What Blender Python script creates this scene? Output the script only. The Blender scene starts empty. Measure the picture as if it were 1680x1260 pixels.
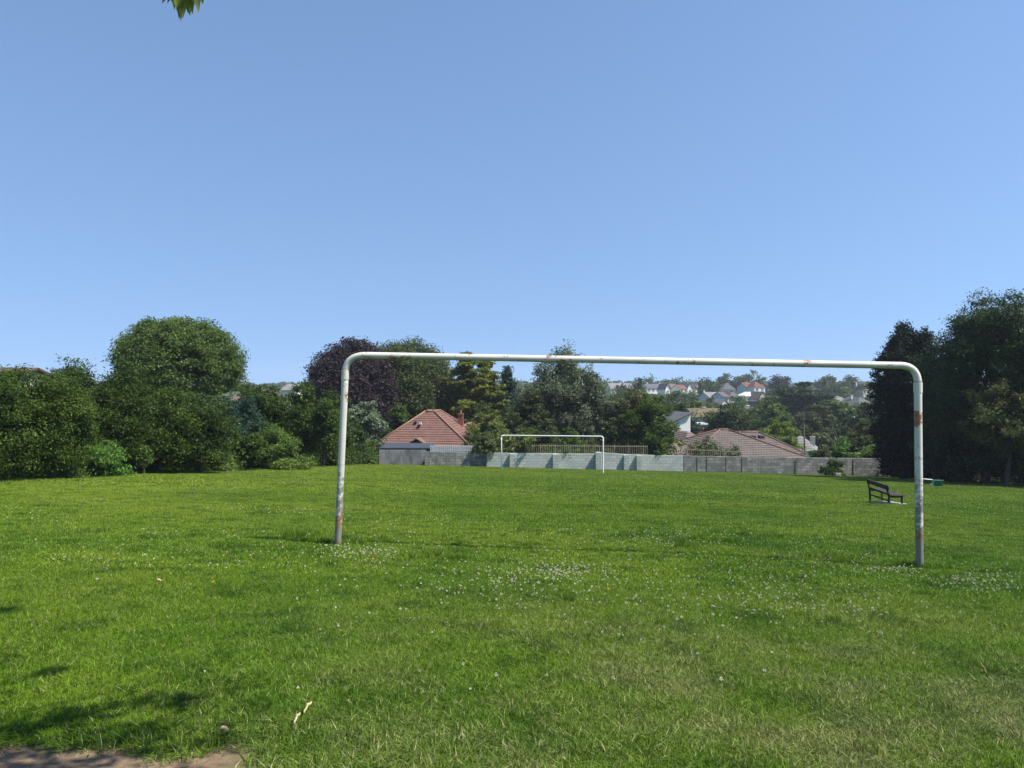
import bpy, math, random
import numpy as np
from mathutils import Vector, Matrix
R_ = math.radians
scene = bpy.context.scene
COL = scene.collection

# ------------------------------------------------------------------ camera
F = 1178.0                     # focal length in photo pixels (1680 wide)
EYE = 1.28                     # the camera's height over the slope at its foot
cd = bpy.data.cameras.new("camera")
cam = bpy.data.objects.new("camera", cd); COL.objects.link(cam)
cam.location = (0, 0, EYE); cam.rotation_euler = (R_(90), 0, 0)
cd.sensor_width = 36.0; cd.lens = F / 1680 * 36.0
cd.clip_start = 0.05; cd.clip_end = 6000
scene.camera = cam

# ------------------------------------------------------------------ light
SUN_EL, SUN_AZ = 57.0, 108.0   # azimuth clockwise from +Y (straight ahead)
sdir = Vector((math.sin(R_(SUN_AZ)) * math.cos(R_(SUN_EL)), math.cos(R_(SUN_AZ)) * math.cos(R_(SUN_EL)), math.sin(R_(SUN_EL))))
world = bpy.data.worlds.new("World"); scene.world = world; world.use_nodes = True
wn = world.node_tree.nodes; wl = world.node_tree.links
bg = wn["Background"]; sky = wn.new("ShaderNodeTexSky"); sky.sky_type = 'NISHITA'
sky.sun_disc = False; sky.sun_elevation = R_(SUN_EL); sky.sun_rotation = R_(SUN_AZ)
sky.altitude = 0; sky.air_density = 1.0; sky.dust_density = 0.0; sky.ozone_density = 3.2
# the pale band of the horizon is kept low: directions are looked up a little higher in the sky
tc = wn.new("ShaderNodeTexCoord"); sx_ = wn.new("ShaderNodeSeparateXYZ"); cx_ = wn.new("ShaderNodeCombineXYZ"); mz = wn.new("ShaderNodeMath")
mz.operation = 'MULTIPLY_ADD'; mz.inputs[1].default_value = .55; mz.inputs[2].default_value = .225
wl.new(tc.outputs["Generated"], sx_.inputs[0]); wl.new(sx_.outputs[0], cx_.inputs[0]); wl.new(sx_.outputs[1], cx_.inputs[1])
wl.new(sx_.outputs[2], mz.inputs[0]); wl.new(mz.outputs[0], cx_.inputs[2]); wl.new(cx_.outputs[0], sky.inputs["Vector"])
wl.new(sky.outputs[0], bg.inputs[0]); bg.inputs[1].default_value = 0.110
sl = bpy.data.lights.new("sun", 'SUN'); sl.energy = 5.0; sl.angle = R_(0.53); sl.color = (1.0, 0.955, 0.88)
sun = bpy.data.objects.new("sun", sl); COL.objects.link(sun)
sun.rotation_euler = sdir.to_track_quat('Z', 'Y').to_euler()
scene.view_settings.view_transform = 'Standard'; scene.view_settings.look = 'None'
scene.view_settings.exposure = 0.8; scene.view_settings.gamma = 1.0
scene.render.engine = 'CYCLES'
scene.cycles.max_bounces = 7; scene.cycles.diffuse_bounces = 3; scene.cycles.transmission_bounces = 3
scene.cycles.volume_bounces = 0; scene.cycles.transparent_max_bounces = 8

# ------------------------------------------------------------------ helpers
def tag(o, label=None, cat=None, group=None, kind=None):
    if label: o["label"] = label
    if cat: o["category"] = cat
    if group: o["group"] = group
    if kind: o["kind"] = kind
    return o

def empty(name, loc=(0, 0, 0), rz=0.0, **k):
    o = bpy.data.objects.new(name, None); COL.objects.link(o)
    o.location = loc; o.rotation_euler = (0, 0, rz); o.empty_display_size = 0.2
    return tag(o, **k)

def link(name, me, m, parent=None):
    o = bpy.data.objects.new(name, me); COL.objects.link(o)
    if m is not None: me.materials.append(m)
    if parent is not None: o.parent = parent
    return o

def np_mesh(name, V, quads=None, tris=None, smooth=False):
    me = bpy.data.meshes.new(name)
    nq = 0 if quads is None else len(quads); nt = 0 if tris is None else len(tris)
    me.vertices.add(len(V)); me.vertices.foreach_set("co", np.asarray(V, np.float32).ravel())
    loops = []; tot = []
    if nq: loops.append(np.asarray(quads, np.int32).ravel()); tot.append(np.full(nq, 4))
    if nt: loops.append(np.asarray(tris, np.int32).ravel()); tot.append(np.full(nt, 3))
    loops = np.concatenate(loops); tot = np.concatenate(tot).astype(np.int32)
    st = np.concatenate([[0], np.cumsum(tot)[:-1]]).astype(np.int32)
    me.loops.add(len(loops)); me.loops.foreach_set("vertex_index", loops)
    me.polygons.add(len(tot)); me.polygons.foreach_set("loop_start", st)
    try: me.polygons.foreach_set("loop_total", tot)
    except Exception: pass
    if smooth: me.polygons.foreach_set("use_smooth", np.ones(len(tot), bool))
    me.update(calc_edges=True); me.validate()
    return me

class MB:
    """collects simple solids; build() links them as one mesh object"""
    def __init__(s): s.v = []; s.f = []; s.uv = {}
    def poly(s, pts, uvs=None):
        i = len(s.v); s.v += [tuple(p) for p in pts]; s.f.append(tuple(range(i, i + len(pts))))
        if uvs: s.uv[len(s.f) - 1] = uvs
    def box(s, c, d, rz=0.0, M=None):
        x, y, z = d[0] / 2, d[1] / 2, d[2] / 2; i = len(s.v)
        m = Matrix.Translation(Vector(c)) @ (M if M is not None else Matrix.Rotation(rz, 4, 'Z'))
        for p in ((-x, -y, -z), (x, -y, -z), (x, y, -z), (-x, y, -z), (-x, -y, z), (x, -y, z), (x, y, z), (-x, y, z)):
            s.v.append(tuple(m @ Vector(p)))
        for f in ((0, 3, 2, 1), (4, 5, 6, 7), (0, 1, 5, 4), (1, 2, 6, 5), (2, 3, 7, 6), (3, 0, 4, 7)):
            s.f.append(tuple(i + k for k in f))
        return s
    def bar(s, a, b, w, h=None):
        a = Vector(a); b = Vector(b); d = b - a; L = d.length
        if L < 1e-6: return s
        M = d.to_track_quat('Z', 'Y').to_matrix().to_4x4()
        return s.box((a + b) / 2, (w, h or w, L), M=M)
    def tube(s, pts, rad, n=8, cap=True):
        pts = [Vector(p) for p in pts]; m = len(pts)
        rad = rad if hasattr(rad, '__len__') else [rad] * m
        t0 = (pts[1] - pts[0]).normalized()
        up = Vector((0, 0, 1)) if abs(t0.z) < .9 else Vector((1, 0, 0))
        u = t0.cross(up).normalized(); i0 = len(s.v)
        for k in range(m):
            t = (pts[min(k + 1, m - 1)] - pts[max(k - 1, 0)]).normalized()
            u = (u - t * u.dot(t)).normalized(); w = t.cross(u)
            for j in range(n):
                a = 2 * math.pi * j / n
                s.v.append(tuple(pts[k] + (u * math.cos(a) + w * math.sin(a)) * rad[k]))
        for k in range(m - 1):
            for j in range(n):
                a = i0 + k * n + j; b = i0 + k * n + (j + 1) % n
                s.f.append((a, b, b + n, a + n))
        if cap:
            s.f.append(tuple(i0 + j for j in reversed(range(n))))
            s.f.append(tuple(i0 + (m - 1) * n + j for j in range(n)))
        return s
    def build(s, name, m, parent=None, smooth=False, bevel=0.0):
        me = bpy.data.meshes.new(name); me.from_pydata(s.v, [], s.f)
        if s.uv:
            ul = me.uv_layers.new(name="UVMap")
            for fi, uvs in s.uv.items():
                for li, uv in zip(me.polygons[fi].loop_indices, uvs): ul.data[li].uv = uv
        if smooth:
            for p in me.polygons: p.use_smooth = True
        me.update(); o = link(name, me, m, parent)
        if bevel:
            b = o.modifiers.new("bevel", 'BEVEL'); b.width = bevel; b.segments = 2; b.limit_method = 'ANGLE'
        return o

# ------------------------------------------------------------------ terrain
_r = np.random.default_rng(5)
_wav = [(_r.uniform(0, 6.28), _r.uniform(0.25, 1.0) * 1.5, _r.uniform(0, 6.28)) for _ in range(10)]
def bumps(x, y):
    z = 0 * x
    for i, (a, k, p) in enumerate(_wav):
        z = z + np.sin((x * math.cos(a) + y * math.sin(a)) * k + p) * (0.011 / (0.5 + k))
    return z
PY = [-60, 0, 57.4, 60.5, 80, 120, 180, 270, 350, 500, 650, 900, 3000]
PZ = [1.0, 0, -5.37, -7.0, -8.6, -11.2, -11.5, -10.2, -7.6, -4.4, -2.2, -1.6, -2.2]
def ter(x, y):
    x = np.asarray(x, float); y = np.asarray(y, float)
    z = np.interp(y, PY, PZ) - 0.025 * np.clip(x, -45, 60) * np.clip(1.6 - y / 100, 0, 1)
    w = np.clip((56 - y) / 8, 0, 1)
    far = np.clip((y - 90) / 100, 0, 1)
    return z + bumps(x, y) * w + far * (np.sin(x * .013 + 1) * .9 + np.sin(y * .02 + x * .008) * .5)
def tz(x, y): return float(ter(x, y))
def W(px, py, d): return Vector(((px - 840) / F * d, d, EYE - (py - 630) / F * d))
def G(px, py):
    """the point of the field seen at a photo pixel"""
    r = (py - 630) / F; xr = (px - 840) / F
    d = EYE / max(r - .0935 - .025 * xr, .012)
    return xr * d, d

xs = np.concatenate([[-1300, -1000, -800, -500, -300, -200, -140, -100, -75], np.arange(-60, -12, 3), np.arange(-12, 14, .25), np.arange(14, 75, 3), [90, 120, 160, 210, 280, 360, 450, 560, 700, 900, 1100, 1300]])
ys = np.concatenate([[-60, -40, -20, -10, -5, -2], np.arange(0, 16, .25), np.arange(16, 57, .8), [57, 57.4, 58.4, 59.4, 60.5, 63, 68, 74, 80, 90, 100, 110, 120, 140, 160, 180, 210, 240, 270, 300, 350, 400, 450, 500, 570, 650, 750, 900, 1150]])
GX, GY = np.meshgrid(xs, ys); GZ = ter(GX, GY)
nx, ny = len(xs), len(ys)
ii = (np.arange(ny - 1)[:, None] * nx + np.arange(nx - 1)[None, :]).ravel()
ground_me = np_mesh("ground", np.stack([GX, GY, GZ], -1).reshape(-1, 3), np.stack([ii, ii + 1, ii + nx + 1, ii + nx], -1), smooth=True)

# ------------------------------------------------------------------ materials
def newmat(name):
    m = bpy.data.materials.new(name); m.use_nodes = True
    nt = m.node_tree; b = nt.nodes["Principled BSDF"]
    return m, nt, b
def N(nt, t, **k):
    n = nt.nodes.new(t)
    for a, v in k.items():
        if a.startswith("i_"): n.inputs[a[2:].replace("_", " ")].default_value = v
        else: setattr(n, a, v)
    return n
def rgba(c): return (c[0], c[1], c[2], 1)
def mixc(nt, f, a, b):
    n = nt.nodes.new("ShaderNodeMix"); n.data_type = 'RGBA'
    for k, v in ((0, f), (6, a), (7, b)):
        if isinstance(v, (tuple, list)): n.inputs[k].default_value = rgba(v)
        elif isinstance(v, (int, float)): n.inputs[k].default_value = v
        else: nt.links.new(v, n.inputs[k])
    return n.outputs[2]
def ramp(nt, src, stops):
    n = nt.nodes.new("ShaderNodeValToRGB"); e = n.color_ramp.elements
    while len(e) < len(stops): e.new(0.5)
    for i, (p, c) in enumerate(stops):
        e[i].position = p; e[i].color = rgba(c) if isinstance(c, (tuple, list)) else (c, c, c, 1)
    nt.links.new(src, n.inputs[0]); return n.outputs[0]
def noise(nt, scale, detail=3, vec=None, rough=.55, lo=None, hi=None, dist=0):
    n = nt.nodes.new("ShaderNodeTexNoise"); n.inputs["Scale"].default_value = scale; n.inputs["Detail"].default_value = detail
    n.inputs["Roughness"].default_value = rough; n.inputs["Distortion"].default_value = dist
    if vec is not None: nt.links.new(vec, n.inputs["Vector"])
    if lo is None: return n.outputs[0]
    return ramp(nt, n.outputs[0], [(lo, 0.0), (hi, 1.0)])
def math_(nt, op, a, b=0.0, clamp=False):
    n = nt.nodes.new("ShaderNodeMath"); n.operation = op; n.use_clamp = clamp
    for k, v in ((0, a), (1, b)):
        if isinstance(v, (int, float)): n.inputs[k].default_value = v
        else: nt.links.new(v, n.inputs[k])
    return n.outputs[0]
def objco(nt): return N(nt, "ShaderNodeTexCoord").outputs["Object"]
def pos(nt): return N(nt, "ShaderNodeNewGeometry").outputs["Position"]
def bump(nt, b, h, st=.4, dist=.02):
    n = nt.nodes.new("ShaderNodeBump"); n.inputs["Strength"].default_value = st; n.inputs["Distance"].default_value = dist
    nt.links.new(h, n.inputs["Height"]); nt.links.new(n.outputs[0], b.inputs["Normal"])

def plain(name, c, rough=.6, var=.15, scale=3.0, metal=0.0, c2=None):
    m, nt, b = newmat(name); co = objco(nt)
    c2 = c2 or tuple(v * (1 - 2.2 * var) for v in c)
    nz = noise(nt, scale, 5, co, .65, .35, .68)
    nt.links.new(mixc(nt, nz, c, c2), b.inputs["Base Color"])
    b.inputs["Specular IOR Level"].default_value = .25; b.inputs["Roughness"].default_value = rough; b.inputs["Metallic"].default_value = metal
    bump(nt, b, noise(nt, scale * 8, 3, co), .25, .01)
    return m

def leafmat(name, c, c2, c3=None, trans=.28, nscale=.55):
    """leaf blades: colour differs from leaf to leaf and from spray to spray"""
    m, nt, b = newmat(name)
    isl = N(nt, "ShaderNodeNewGeometry").outputs["Random Per Island"]
    co = objco(nt)
    base = mixc(nt, noise(nt, nscale, 2, co, .5, .38, .64), c, c2)
    v = ramp(nt, isl, [(0, .6), (.5, 1.0), (1, 1.38)])
    n = nt.nodes.new("ShaderNodeMix"); n.data_type = 'RGBA'; n.blend_type = 'MULTIPLY'; n.inputs[0].default_value = 1
    nt.links.new(base, n.inputs[6]); nt.links.new(v, n.inputs[7]); col = n.outputs[2]
    if c3:
        col = mixc(nt, math_(nt, 'GREATER_THAN', isl, .91), col, c3)
    nt.links.new(col, b.inputs["Base Color"])
    b.inputs["Roughness"].default_value = .5; b.inputs["Specular IOR Level"].default_value = .12
    t = N(nt, "ShaderNodeBsdfTranslucent")
    h = N(nt, "ShaderNodeHueSaturation"); h.inputs["Value"].default_value = 1.5; h.inputs["Hue"].default_value = .49
    nt.links.new(col, h.inputs["Color"]); nt.links.new(h.outputs[0], t.inputs["Color"])
    mx = N(nt, "ShaderNodeMixShader"); mx.inputs[0].default_value = trans
    nt.links.new(b.outputs[0], mx.inputs[1]); nt.links.new(t.outputs[0], mx.inputs[2])
    nt.links.new(mx.outputs[0], nt.nodes["Material Output"].inputs["Surface"])
    return m

LM = {
 'hedge':  leafmat('leaf_hawthorn', (.036, .066, .010), (.060, .100, .012), (.12, .165, .028)),
 'hedge2': leafmat('leaf_elm', (.030, .056, .010), (.052, .086, .012), (.10, .14, .026)),
 'light':  leafmat('leaf_light', (.075, .135, .022), (.11, .165, .030), (.15, .21, .045)),
 'fern':   leafmat('leaf_fern', (.07, .155, .025), (.10, .19, .035)),
 'ash':    leafmat('leaf_ash', (.058, .098, .020), (.085, .135, .024), (.13, .18, .040)),
 'dark':   leafmat('leaf_dark', (.028, .048, .012), (.044, .070, .015), (.07, .10, .025)),
 'purple': leafmat('leaf_copper_beech', (.026, .017, .022), (.042, .028, .030), (.060, .045, .040), .15),
 'olive':  leafmat('leaf_olive', (.048, .064, .018), (.070, .090, .024), (.11, .13, .04)),
 'grey':   leafmat('leaf_willow', (.085, .11, .055), (.12, .15, .08), (.17, .20, .11)),
 'white':  leafmat('leaf_whitebeam', (.15, .19, .11), (.10, .15, .065), (.30, .34, .24)),
 'gold':   leafmat('leaf_gold_conifer', (.15, .165, .022), (.075, .105, .020), (.22, .21, .03)),
 'blue':   leafmat('leaf_blue_conifer', (.028, .060, .038), (.040, .075, .045)),
 'yellow': leafmat('leaf_yellow_green', (.12, .15, .025), (.08, .12, .025), (.19, .20, .05)),
 'brown':  leafmat('leaf_brownish', (.085, .082, .034), (.055, .080, .026), (.12, .10, .045)),
 'syc':    leafmat('leaf_sycamore', (.026, .050, .016), (.044, .074, .024), (.080, .11, .045)),
 'macro':  leafmat('leaf_macrocarpa', (.010, .020, .011), (.015, .028, .013)),
 'lime':   leafmat('leaf_lime', (.15, .20, .015), (.10, .155, .015), (.20, .25, .04)),
 'far':    leafmat('leaf_far', (.045, .070, .018), (.065, .098, .022), (.09, .13, .03), .2, .2),
 'cherry': leafmat('leaf_cherry', (.10, .14, .02), (.15, .19, .035), (.22, .24, .07), .4, 3),
}
BARK = plain('bark', (.10, .08, .06), .9, .25, 6)
BARKP = plain('bark_pale', (.32, .30, .26), .9, .2, 6)

def grassmat(name, blade=True):
    m, nt, b = newmat(name); p = pos(nt)
    big = noise(nt, .17, 4, p, .6, .42, .58)
    med = noise(nt, .9, 4, p, .6, .38, .66)
    fin = noise(nt, 5.0, 3, p, .6, .35, .7)
    lush, mid_, yel = (.052, .138, .002), (.098, .195, .005), (.195, .275, .016)
    c = mixc(nt, med, lush, mid_)
    sq = N(nt, "ShaderNodeSeparateXYZ"); nt.links.new(p, sq.inputs[0])
    wide = math_(nt, 'MULTIPLY_ADD', sq.outputs[0], -.05); wide.node.inputs[2].default_value = .12; wide.node.use_clamp = True
    wide = math_(nt, 'ADD', wide, math_(nt, 'MULTIPLY', sq.outputs[1], .009, True), True)
    c = mixc(nt, math_(nt, 'ADD', math_(nt, 'MULTIPLY', big, .55), math_(nt, 'MULTIPLY', wide, .6), True), c, yel)
    c = mixc(nt, math_(nt, 'MULTIPLY', fin, .35), c, (.135, .200, .018))
    c = mixc(nt, math_(nt, 'MULTIPLY', noise(nt, 2.2, 5, p, .7, .50, .62), .72), c, (.030, .085, .002))
    # worn, dry turf: close to the camera at the right and in scattered pale streaks far off
    sx = N(nt, "ShaderNodeSeparateXYZ"); nt.links.new(p, sx.inputs[0])
    near = math_(nt, 'MULTIPLY_ADD', sx.outputs[1], -.30); near.node.inputs[2].default_value = 2.0; near.node.use_clamp = True
    side = math_(nt, 'MULTIPLY_ADD', sx.outputs[0], .35); side.node.inputs[2].default_value = .75; side.node.use_clamp = True
    dry = math_(nt, 'MULTIPLY', math_(nt, 'MULTIPLY', near, side), noise(nt, 1.3, 4, p, .6, .38, .62))
    farb = math_(nt, 'MULTIPLY', noise(nt, .45, 5, p, .7, .54, .70), math_(nt, 'MULTIPLY', sx.outputs[1], .025, True))
    dry = math_(nt, 'MAXIMUM', math_(nt, 'MULTIPLY', dry, .8), math_(nt, 'MULTIPLY', farb, .65))
    if blade:
        isl = N(nt, "ShaderNodeNewGeometry").outputs["Random Per Island"]
        dead = math_(nt, 'GREATER_THAN', math_(nt, 'ADD', isl, math_(nt, 'MULTIPLY', dry, .28)), .95)
        c = mixc(nt, math_(nt, 'MULTIPLY', dry, .55), c, (.21, .22, .07))
        c = mixc(nt, dead, c, (.235, .235, .10))
        v = ramp(nt, isl, [(0, .5), (.5, 1.0), (1, 1.7)])
        n = nt.nodes.new("ShaderNodeMix"); n.data_type = 'RGBA'; n.blend_type = 'MULTIPLY'; n.inputs[0].default_value = 1
        nt.links.new(c, n.inputs[6]); nt.links.new(v, n.inputs[7]); c = n.outputs[2]
        nt.links.new(c, b.inputs["Base Color"]); b.inputs["Roughness"].default_value = .55
        b.inputs["Specular IOR Level"].default_value = .22
        t = N(nt, "ShaderNodeBsdfTranslucent"); nt.links.new(c, t.inputs["Color"])
        mx = N(nt, "ShaderNodeMixShader"); mx.inputs[0].default_value = .3
        nt.links.new(b.outputs[0], mx.inputs[1]); nt.links.new(t.outputs[0], mx.inputs[2])
        nt.links.new(mx.outputs[0], nt.nodes["Material Output"].inputs["Surface"])
    else:
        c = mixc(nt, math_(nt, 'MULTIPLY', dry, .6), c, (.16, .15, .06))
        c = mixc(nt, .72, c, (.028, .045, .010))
        # bare trodden soil at the camera's left foot
        dn = noise(nt, 3.0, 5, p, .6)
        e = math_(nt, 'SUBTRACT', math_(nt, 'MULTIPLY_ADD', dn, 1.1), sx.outputs[1]); e.node.inputs[0].links[0].from_node.inputs[2].default_value = 2.62
        e = math_(nt, 'MULTIPLY', e, 6.0, True)
        xx = math_(nt, 'MULTIPLY_ADD', sx.outputs[0], -3.0); xx.node.inputs[2].default_value = -2.6; xx.node.use_clamp = True
        soil = mixc(nt, noise(nt, 22, 6, p, .7, .35, .7), (.22, .155, .10), (.12, .085, .055))
        c = mixc(nt, math_(nt, 'MULTIPLY', e, xx), c, soil)
        # beyond the playing field: garden and meadow soil
        nt.links.new(c, b.inputs["Base Color"]); b.inputs["Roughness"].default_value = 1.0; b.inputs["Specular IOR Level"].default_value = .05
        bump(nt, b, noise(nt, 14, 6, p, .7), .6, .03)
    return m
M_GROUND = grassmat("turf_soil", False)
M_GRASS = grassmat("grass_blade", True)
tag(link("ground", ground_me, M_GROUND), kind='structure')

# ------------------------------------------------------------------ grass
def blades(n, rad, h, w, seed, lean=.8):
    r = np.random.default_rng(seed)
    a = r.uniform(0, 6.283, n); q = rad * np.sqrt(r.uniform(0, 1, n)) 
    px, py = q * np.cos(a), q * np.sin(a)
    # blades gather in tufts
    tx, ty = r.uniform(-rad, rad, 30), r.uniform(-rad, rad, 30); k = r.integers(0, 30, n); g = r.uniform(0, .45, n)
    px = px * (1 - g) + tx[k] * g; py = py * (1 - g) + ty[k] * g
    hh = h * r.uniform(.5, 1.25, n); ww = w * r.uniform(.7, 1.3, n)
    d = r.uniform(0, 6.283, n) * .6 + (k * 1.7) * .4; ln = r.uniform(.1, lean, n) * hh * 1.25
    dx, dy = np.cos(d), np.sin(d); f = r.uniform(0, 6.283, n); sx, sy = np.cos(f), np.sin(f)
    def lvl(t, wf):
        cx = px + dx * ln * t ** 1.7; cy = py + dy * ln * t ** 1.7; cz = hh * (t - .28 * t * t * (ln / hh)) - .006
        return np.stack([cx - sx * ww * wf / 2, cy - sy * ww * wf / 2, cz], -1), np.stack([cx + sx * ww * wf / 2, cy + sy * ww * wf / 2, cz], -1)
    a0, b0 = lvl(0, .8); a1, b1 = lvl(.5, 1.0); t_, _ = lvl(1.0, 0)
    V = np.stack([a0, b0, b1, a1, t_], 1).reshape(-1, 3); i = np.arange(n) * 5
    return np_mesh("grass_tuft", V, np.stack([i, i + 1, i + 2, i + 3], -1), np.stack([i + 3, i + 2, i + 4], -1))

src = bpy.data.collections.new("grass_sources")
protos = []
for sd in range(5): protos.append((f"a{sd}", blades(420, .17, .046, .0034, sd, 1.6)))
for sd in range(4): protos.append((f"b{sd}", blades(900, .42, .046, .0062, 20 + sd, 1.2)))
for sd in range(3): protos.append((f"c{sd}", blades(1500, 1.05, .050, .0125, 40 + sd, 1.2)))
protos.append(("d0", blades(150, .13, .12, .005, 77, .7)))      # rank darker tussock
for nme, me in protos:
    o = bpy.data.objects.new("tuft_" + nme, me); me.materials.append(M_GRASS); src.objects.link(o)

rg = np.random.default_rng(11)
def wedge(y0, y1, dens, margin=1.25):
    c = 1 / math.sqrt(dens); w = .7131 * y1 * margin + .6
    x, y = np.meshgrid(np.arange(-w, w, c), np.arange(y0, y1, c)); x = x.ravel(); y = y.ravel()
    x = x + rg.uniform(-.45, .45, len(x)) * c; y = y + rg.uniform(-.45, .45, len(y)) * c
    k = np.abs(x) < .7131 * y * margin + .6; x, y = x[k], y[k]
    return x, y
def fbm(x, y, s, seed):
    r = np.random.default_rng(seed); z = 0 * x
    for o in range(4):
        for _ in range(3):
            a, p = r.uniform(0, 6.28, 2); z = z + np.sin((x * np.cos(a) + y * np.sin(a)) * s * 2 ** o + p) / (1.6 ** o)
    return z / 4.0
PTS = []; IDX = []; SC = []
def put(x, y, lo, hi, s):
    PTS.append(np.stack([x, y, ter(x, y)], -1)); IDX.append(rg.integers(lo, hi, len(x))); SC.append(s)
x, y = wedge(2.2, 7.2, 100); hgt = np.clip(1.0 + .16 * fbm(x, y, .9, 3), .86, 1.4)
soil = (y < 3.07 + .12 * fbm(x, y, 5, 9)) & (x < -.95 + .1 * fbm(x, y, 4, 2))
keep = ~soil | (rg.uniform(0, 1, len(x)) < .05)
x, y, hgt = x[keep], y[keep], hgt[keep]
put(x, y, 0, 5, hgt * rg.uniform(.75, 1.2, len(x)))
x, y = wedge(7.0, 20, 24); put(x, y, 5, 9, np.clip(1.0 + .25 * fbm(x, y, .7, 3), .85, 1.6) * rg.uniform(.75, 1.3, len(x)))
x, y = wedge(19.5, 57.2, 2.5, 1.12); put(x, y, 9, 12, np.clip(1.0 + .3 * fbm(x, y, .4, 4), .85, 1.6) * rg.uniform(.75, 1.25, len(x)))
x, y = wedge(3.2, 30, 1.5); k = fbm(x, y, .6, 8) > .25; x, y = x[k], y[k]
put(x, y, 12, 13, rg.uniform(.35, .8, len(x)))
for (px, py, n, sp) in ((1150, 888, 60, .5), (1070, 832, 30, .4), (715, 915, 14, .15), (930, 832, 24, .3), (500, 882, 14, .2), (1335, 915, 16, .2), (553, 893, 16, .13), (1508, 930, 16, .13)):
    gx, gy = G(px, py); put(gx + rg.normal(0, sp, n), gy + rg.normal(0, sp, n), 12, 13, rg.uniform(.6, 1.15, n))
gx = rg.uniform(-3.2, 4.6, 260); put(gx, 9.62 - .075 * gx + rg.normal(0, .16, 260), 12, 13, rg.uniform(.3, .62, 260))
P = np.concatenate(PTS); IDX = np.concatenate(IDX).astype(np.int32); SC = np.concatenate(SC).astype(np.float32)
ga_ = (ter(P[:, 0] + .12, P[:, 1]) - ter(P[:, 0] - .12, P[:, 1])) / .24; gb_ = (ter(P[:, 0], P[:, 1] + .12) - ter(P[:, 0], P[:, 1] - .12)) / .24
ROT = np.stack([np.arctan(gb_), -np.arctan(ga_), np.zeros(len(P))], -1).astype(np.float32)
YAW = rg.uniform(0, 6.283, len(P)).astype(np.float32)

def scatter(name, P, IDX, ROT, YAW, SC, coll, label_kw):
    me = bpy.data.meshes.new(name); me.vertices.add(len(P)); me.vertices.foreach_set("co", P.astype(np.float32).ravel())
    for nm, ty, arr, key in (("pidx", 'INT', IDX, "value"), ("rot", 'FLOAT_VECTOR', ROT, "vector"), ("yaw", 'FLOAT', YAW, "value"), ("scl", 'FLOAT', SC, "value")):
        at = me.attributes.new(nm, ty, 'POINT'); at.data.foreach_set(key, np.ascontiguousarray(arr).ravel())
    me.update(); o = link(name, me, None)
    g = bpy.data.node_groups.new(name + "_scatter", 'GeometryNodeTree')
    g.interface.new_socket("Geometry", in_out='INPUT', socket_type='NodeSocketGeometry')
    g.interface.new_socket("Geometry", in_out='OUTPUT', socket_type='NodeSocketGeometry')
    gi = g.nodes.new("NodeGroupInput"); go = g.nodes.new("NodeGroupOutput")
    ci = g.nodes.new("GeometryNodeCollectionInfo"); ci.inputs["Collection"].default_value = coll
    ci.inputs["Separate Children"].default_value = True; ci.inputs["Reset Children"].default_value = True
    ip = g.nodes.new("GeometryNodeInstanceOnPoints"); ip.inputs["Pick Instance"].default_value = True
    def attr(nm, ty):
        a = g.nodes.new("GeometryNodeInputNamedAttribute"); a.data_type = ty; a.inputs["Name"].default_value = nm; return a.outputs[0]
    g.links.new(gi.outputs[0], ip.inputs["Points"]); g.links.new(ci.outputs[0], ip.inputs["Instance"])
    g.links.new(attr("pidx", 'INT'), ip.inputs["Instance Index"])
    e = g.nodes.new("FunctionNodeEulerToRotation"); g.links.new(attr("rot", 'FLOAT_VECTOR'), e.inputs[0])
    ax = g.nodes.new("FunctionNodeAxisAngleToRotation"); ax.inputs["Axis"].default_value = (0, 0, 1)
    g.links.new(attr("yaw", 'FLOAT'), ax.inputs["Angle"])
    rr = g.nodes.new("FunctionNodeRotateRotation"); rr.rotation_space = 'LOCAL'
    g.links.new(e.outputs[0], rr.inputs[0]); g.links.new(ax.outputs[0], rr.inputs[1])
    g.links.new(rr.outputs[0], ip.inputs["Rotation"]); g.links.new(attr("scl", 'FLOAT'), ip.inputs["Scale"])
    g.links.new(ip.outputs[0], go.inputs[0])
    md = o.modifiers.new("scatter", 'NODES'); md.node_group = g
    return tag(o, **label_kw)
scatter("grass", P, IDX, ROT, YAW, SC, src, dict(label="short green meadow grass covering the sloping playing field", cat="grass", kind="stuff"))

# clover heads and a few yellow flowers
def flower_src(nm, mat, rad, fl):
    mb = MB(); r = random.Random(3); c = bpy.data.collections.new(nm)
    for v in range(3):
        mb = MB(); 
        n = 22 if not fl else 12
        for i in range(n):
            a = r.uniform(0, 6.28); e = r.uniform(-.4, 1.5) if not fl else r.uniform(-.1, .5)
            d = Vector((math.cos(a) * math.cos(e), math.sin(a) * math.cos(e), math.sin(e)))
            p = Vector((.004 * v, .003, .046)); q = p + d * rad * r.uniform(.8, 1.1); s = d.cross(Vector((0, 0, 1)) if abs(d.z) < .9 else Vector((1, 0, 0))).normalized() * rad * .28
            u = d.cross(s).normalized() * rad * .28
            mb.poly([p + d * rad * .2 - s, q - s * .7, q + s * .7, p + d * rad * .2 + s]); mb.poly([p + d * rad * .2 - u, q - u * .7, q + u * .7, p + d * rad * .2 + u])
        me = bpy.data.meshes.new(nm); me.from_pydata(mb.v, [], mb.f); me.materials.append(mat)
        c.objects.link(bpy.data.objects.new(nm + str(v), me))
    return c
M_CLOV, nt, b = newmat("clover_white")
nt.links.new(mixc(nt, N(nt, "ShaderNodeNewGeometry").outputs["Random Per Island"], (.80, .80, .66), (.50, .46, .30)), b.inputs["Base Color"]); b.inputs["Roughness"].default_value = .7
M_YEL = plain("petal_yellow", (.75, .48, .02), .6, .05)
cs = flower_src("clover_head", M_CLOV, .0078, False); ysr = flower_src("yellow_head", M_YEL, .012, True)
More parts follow.
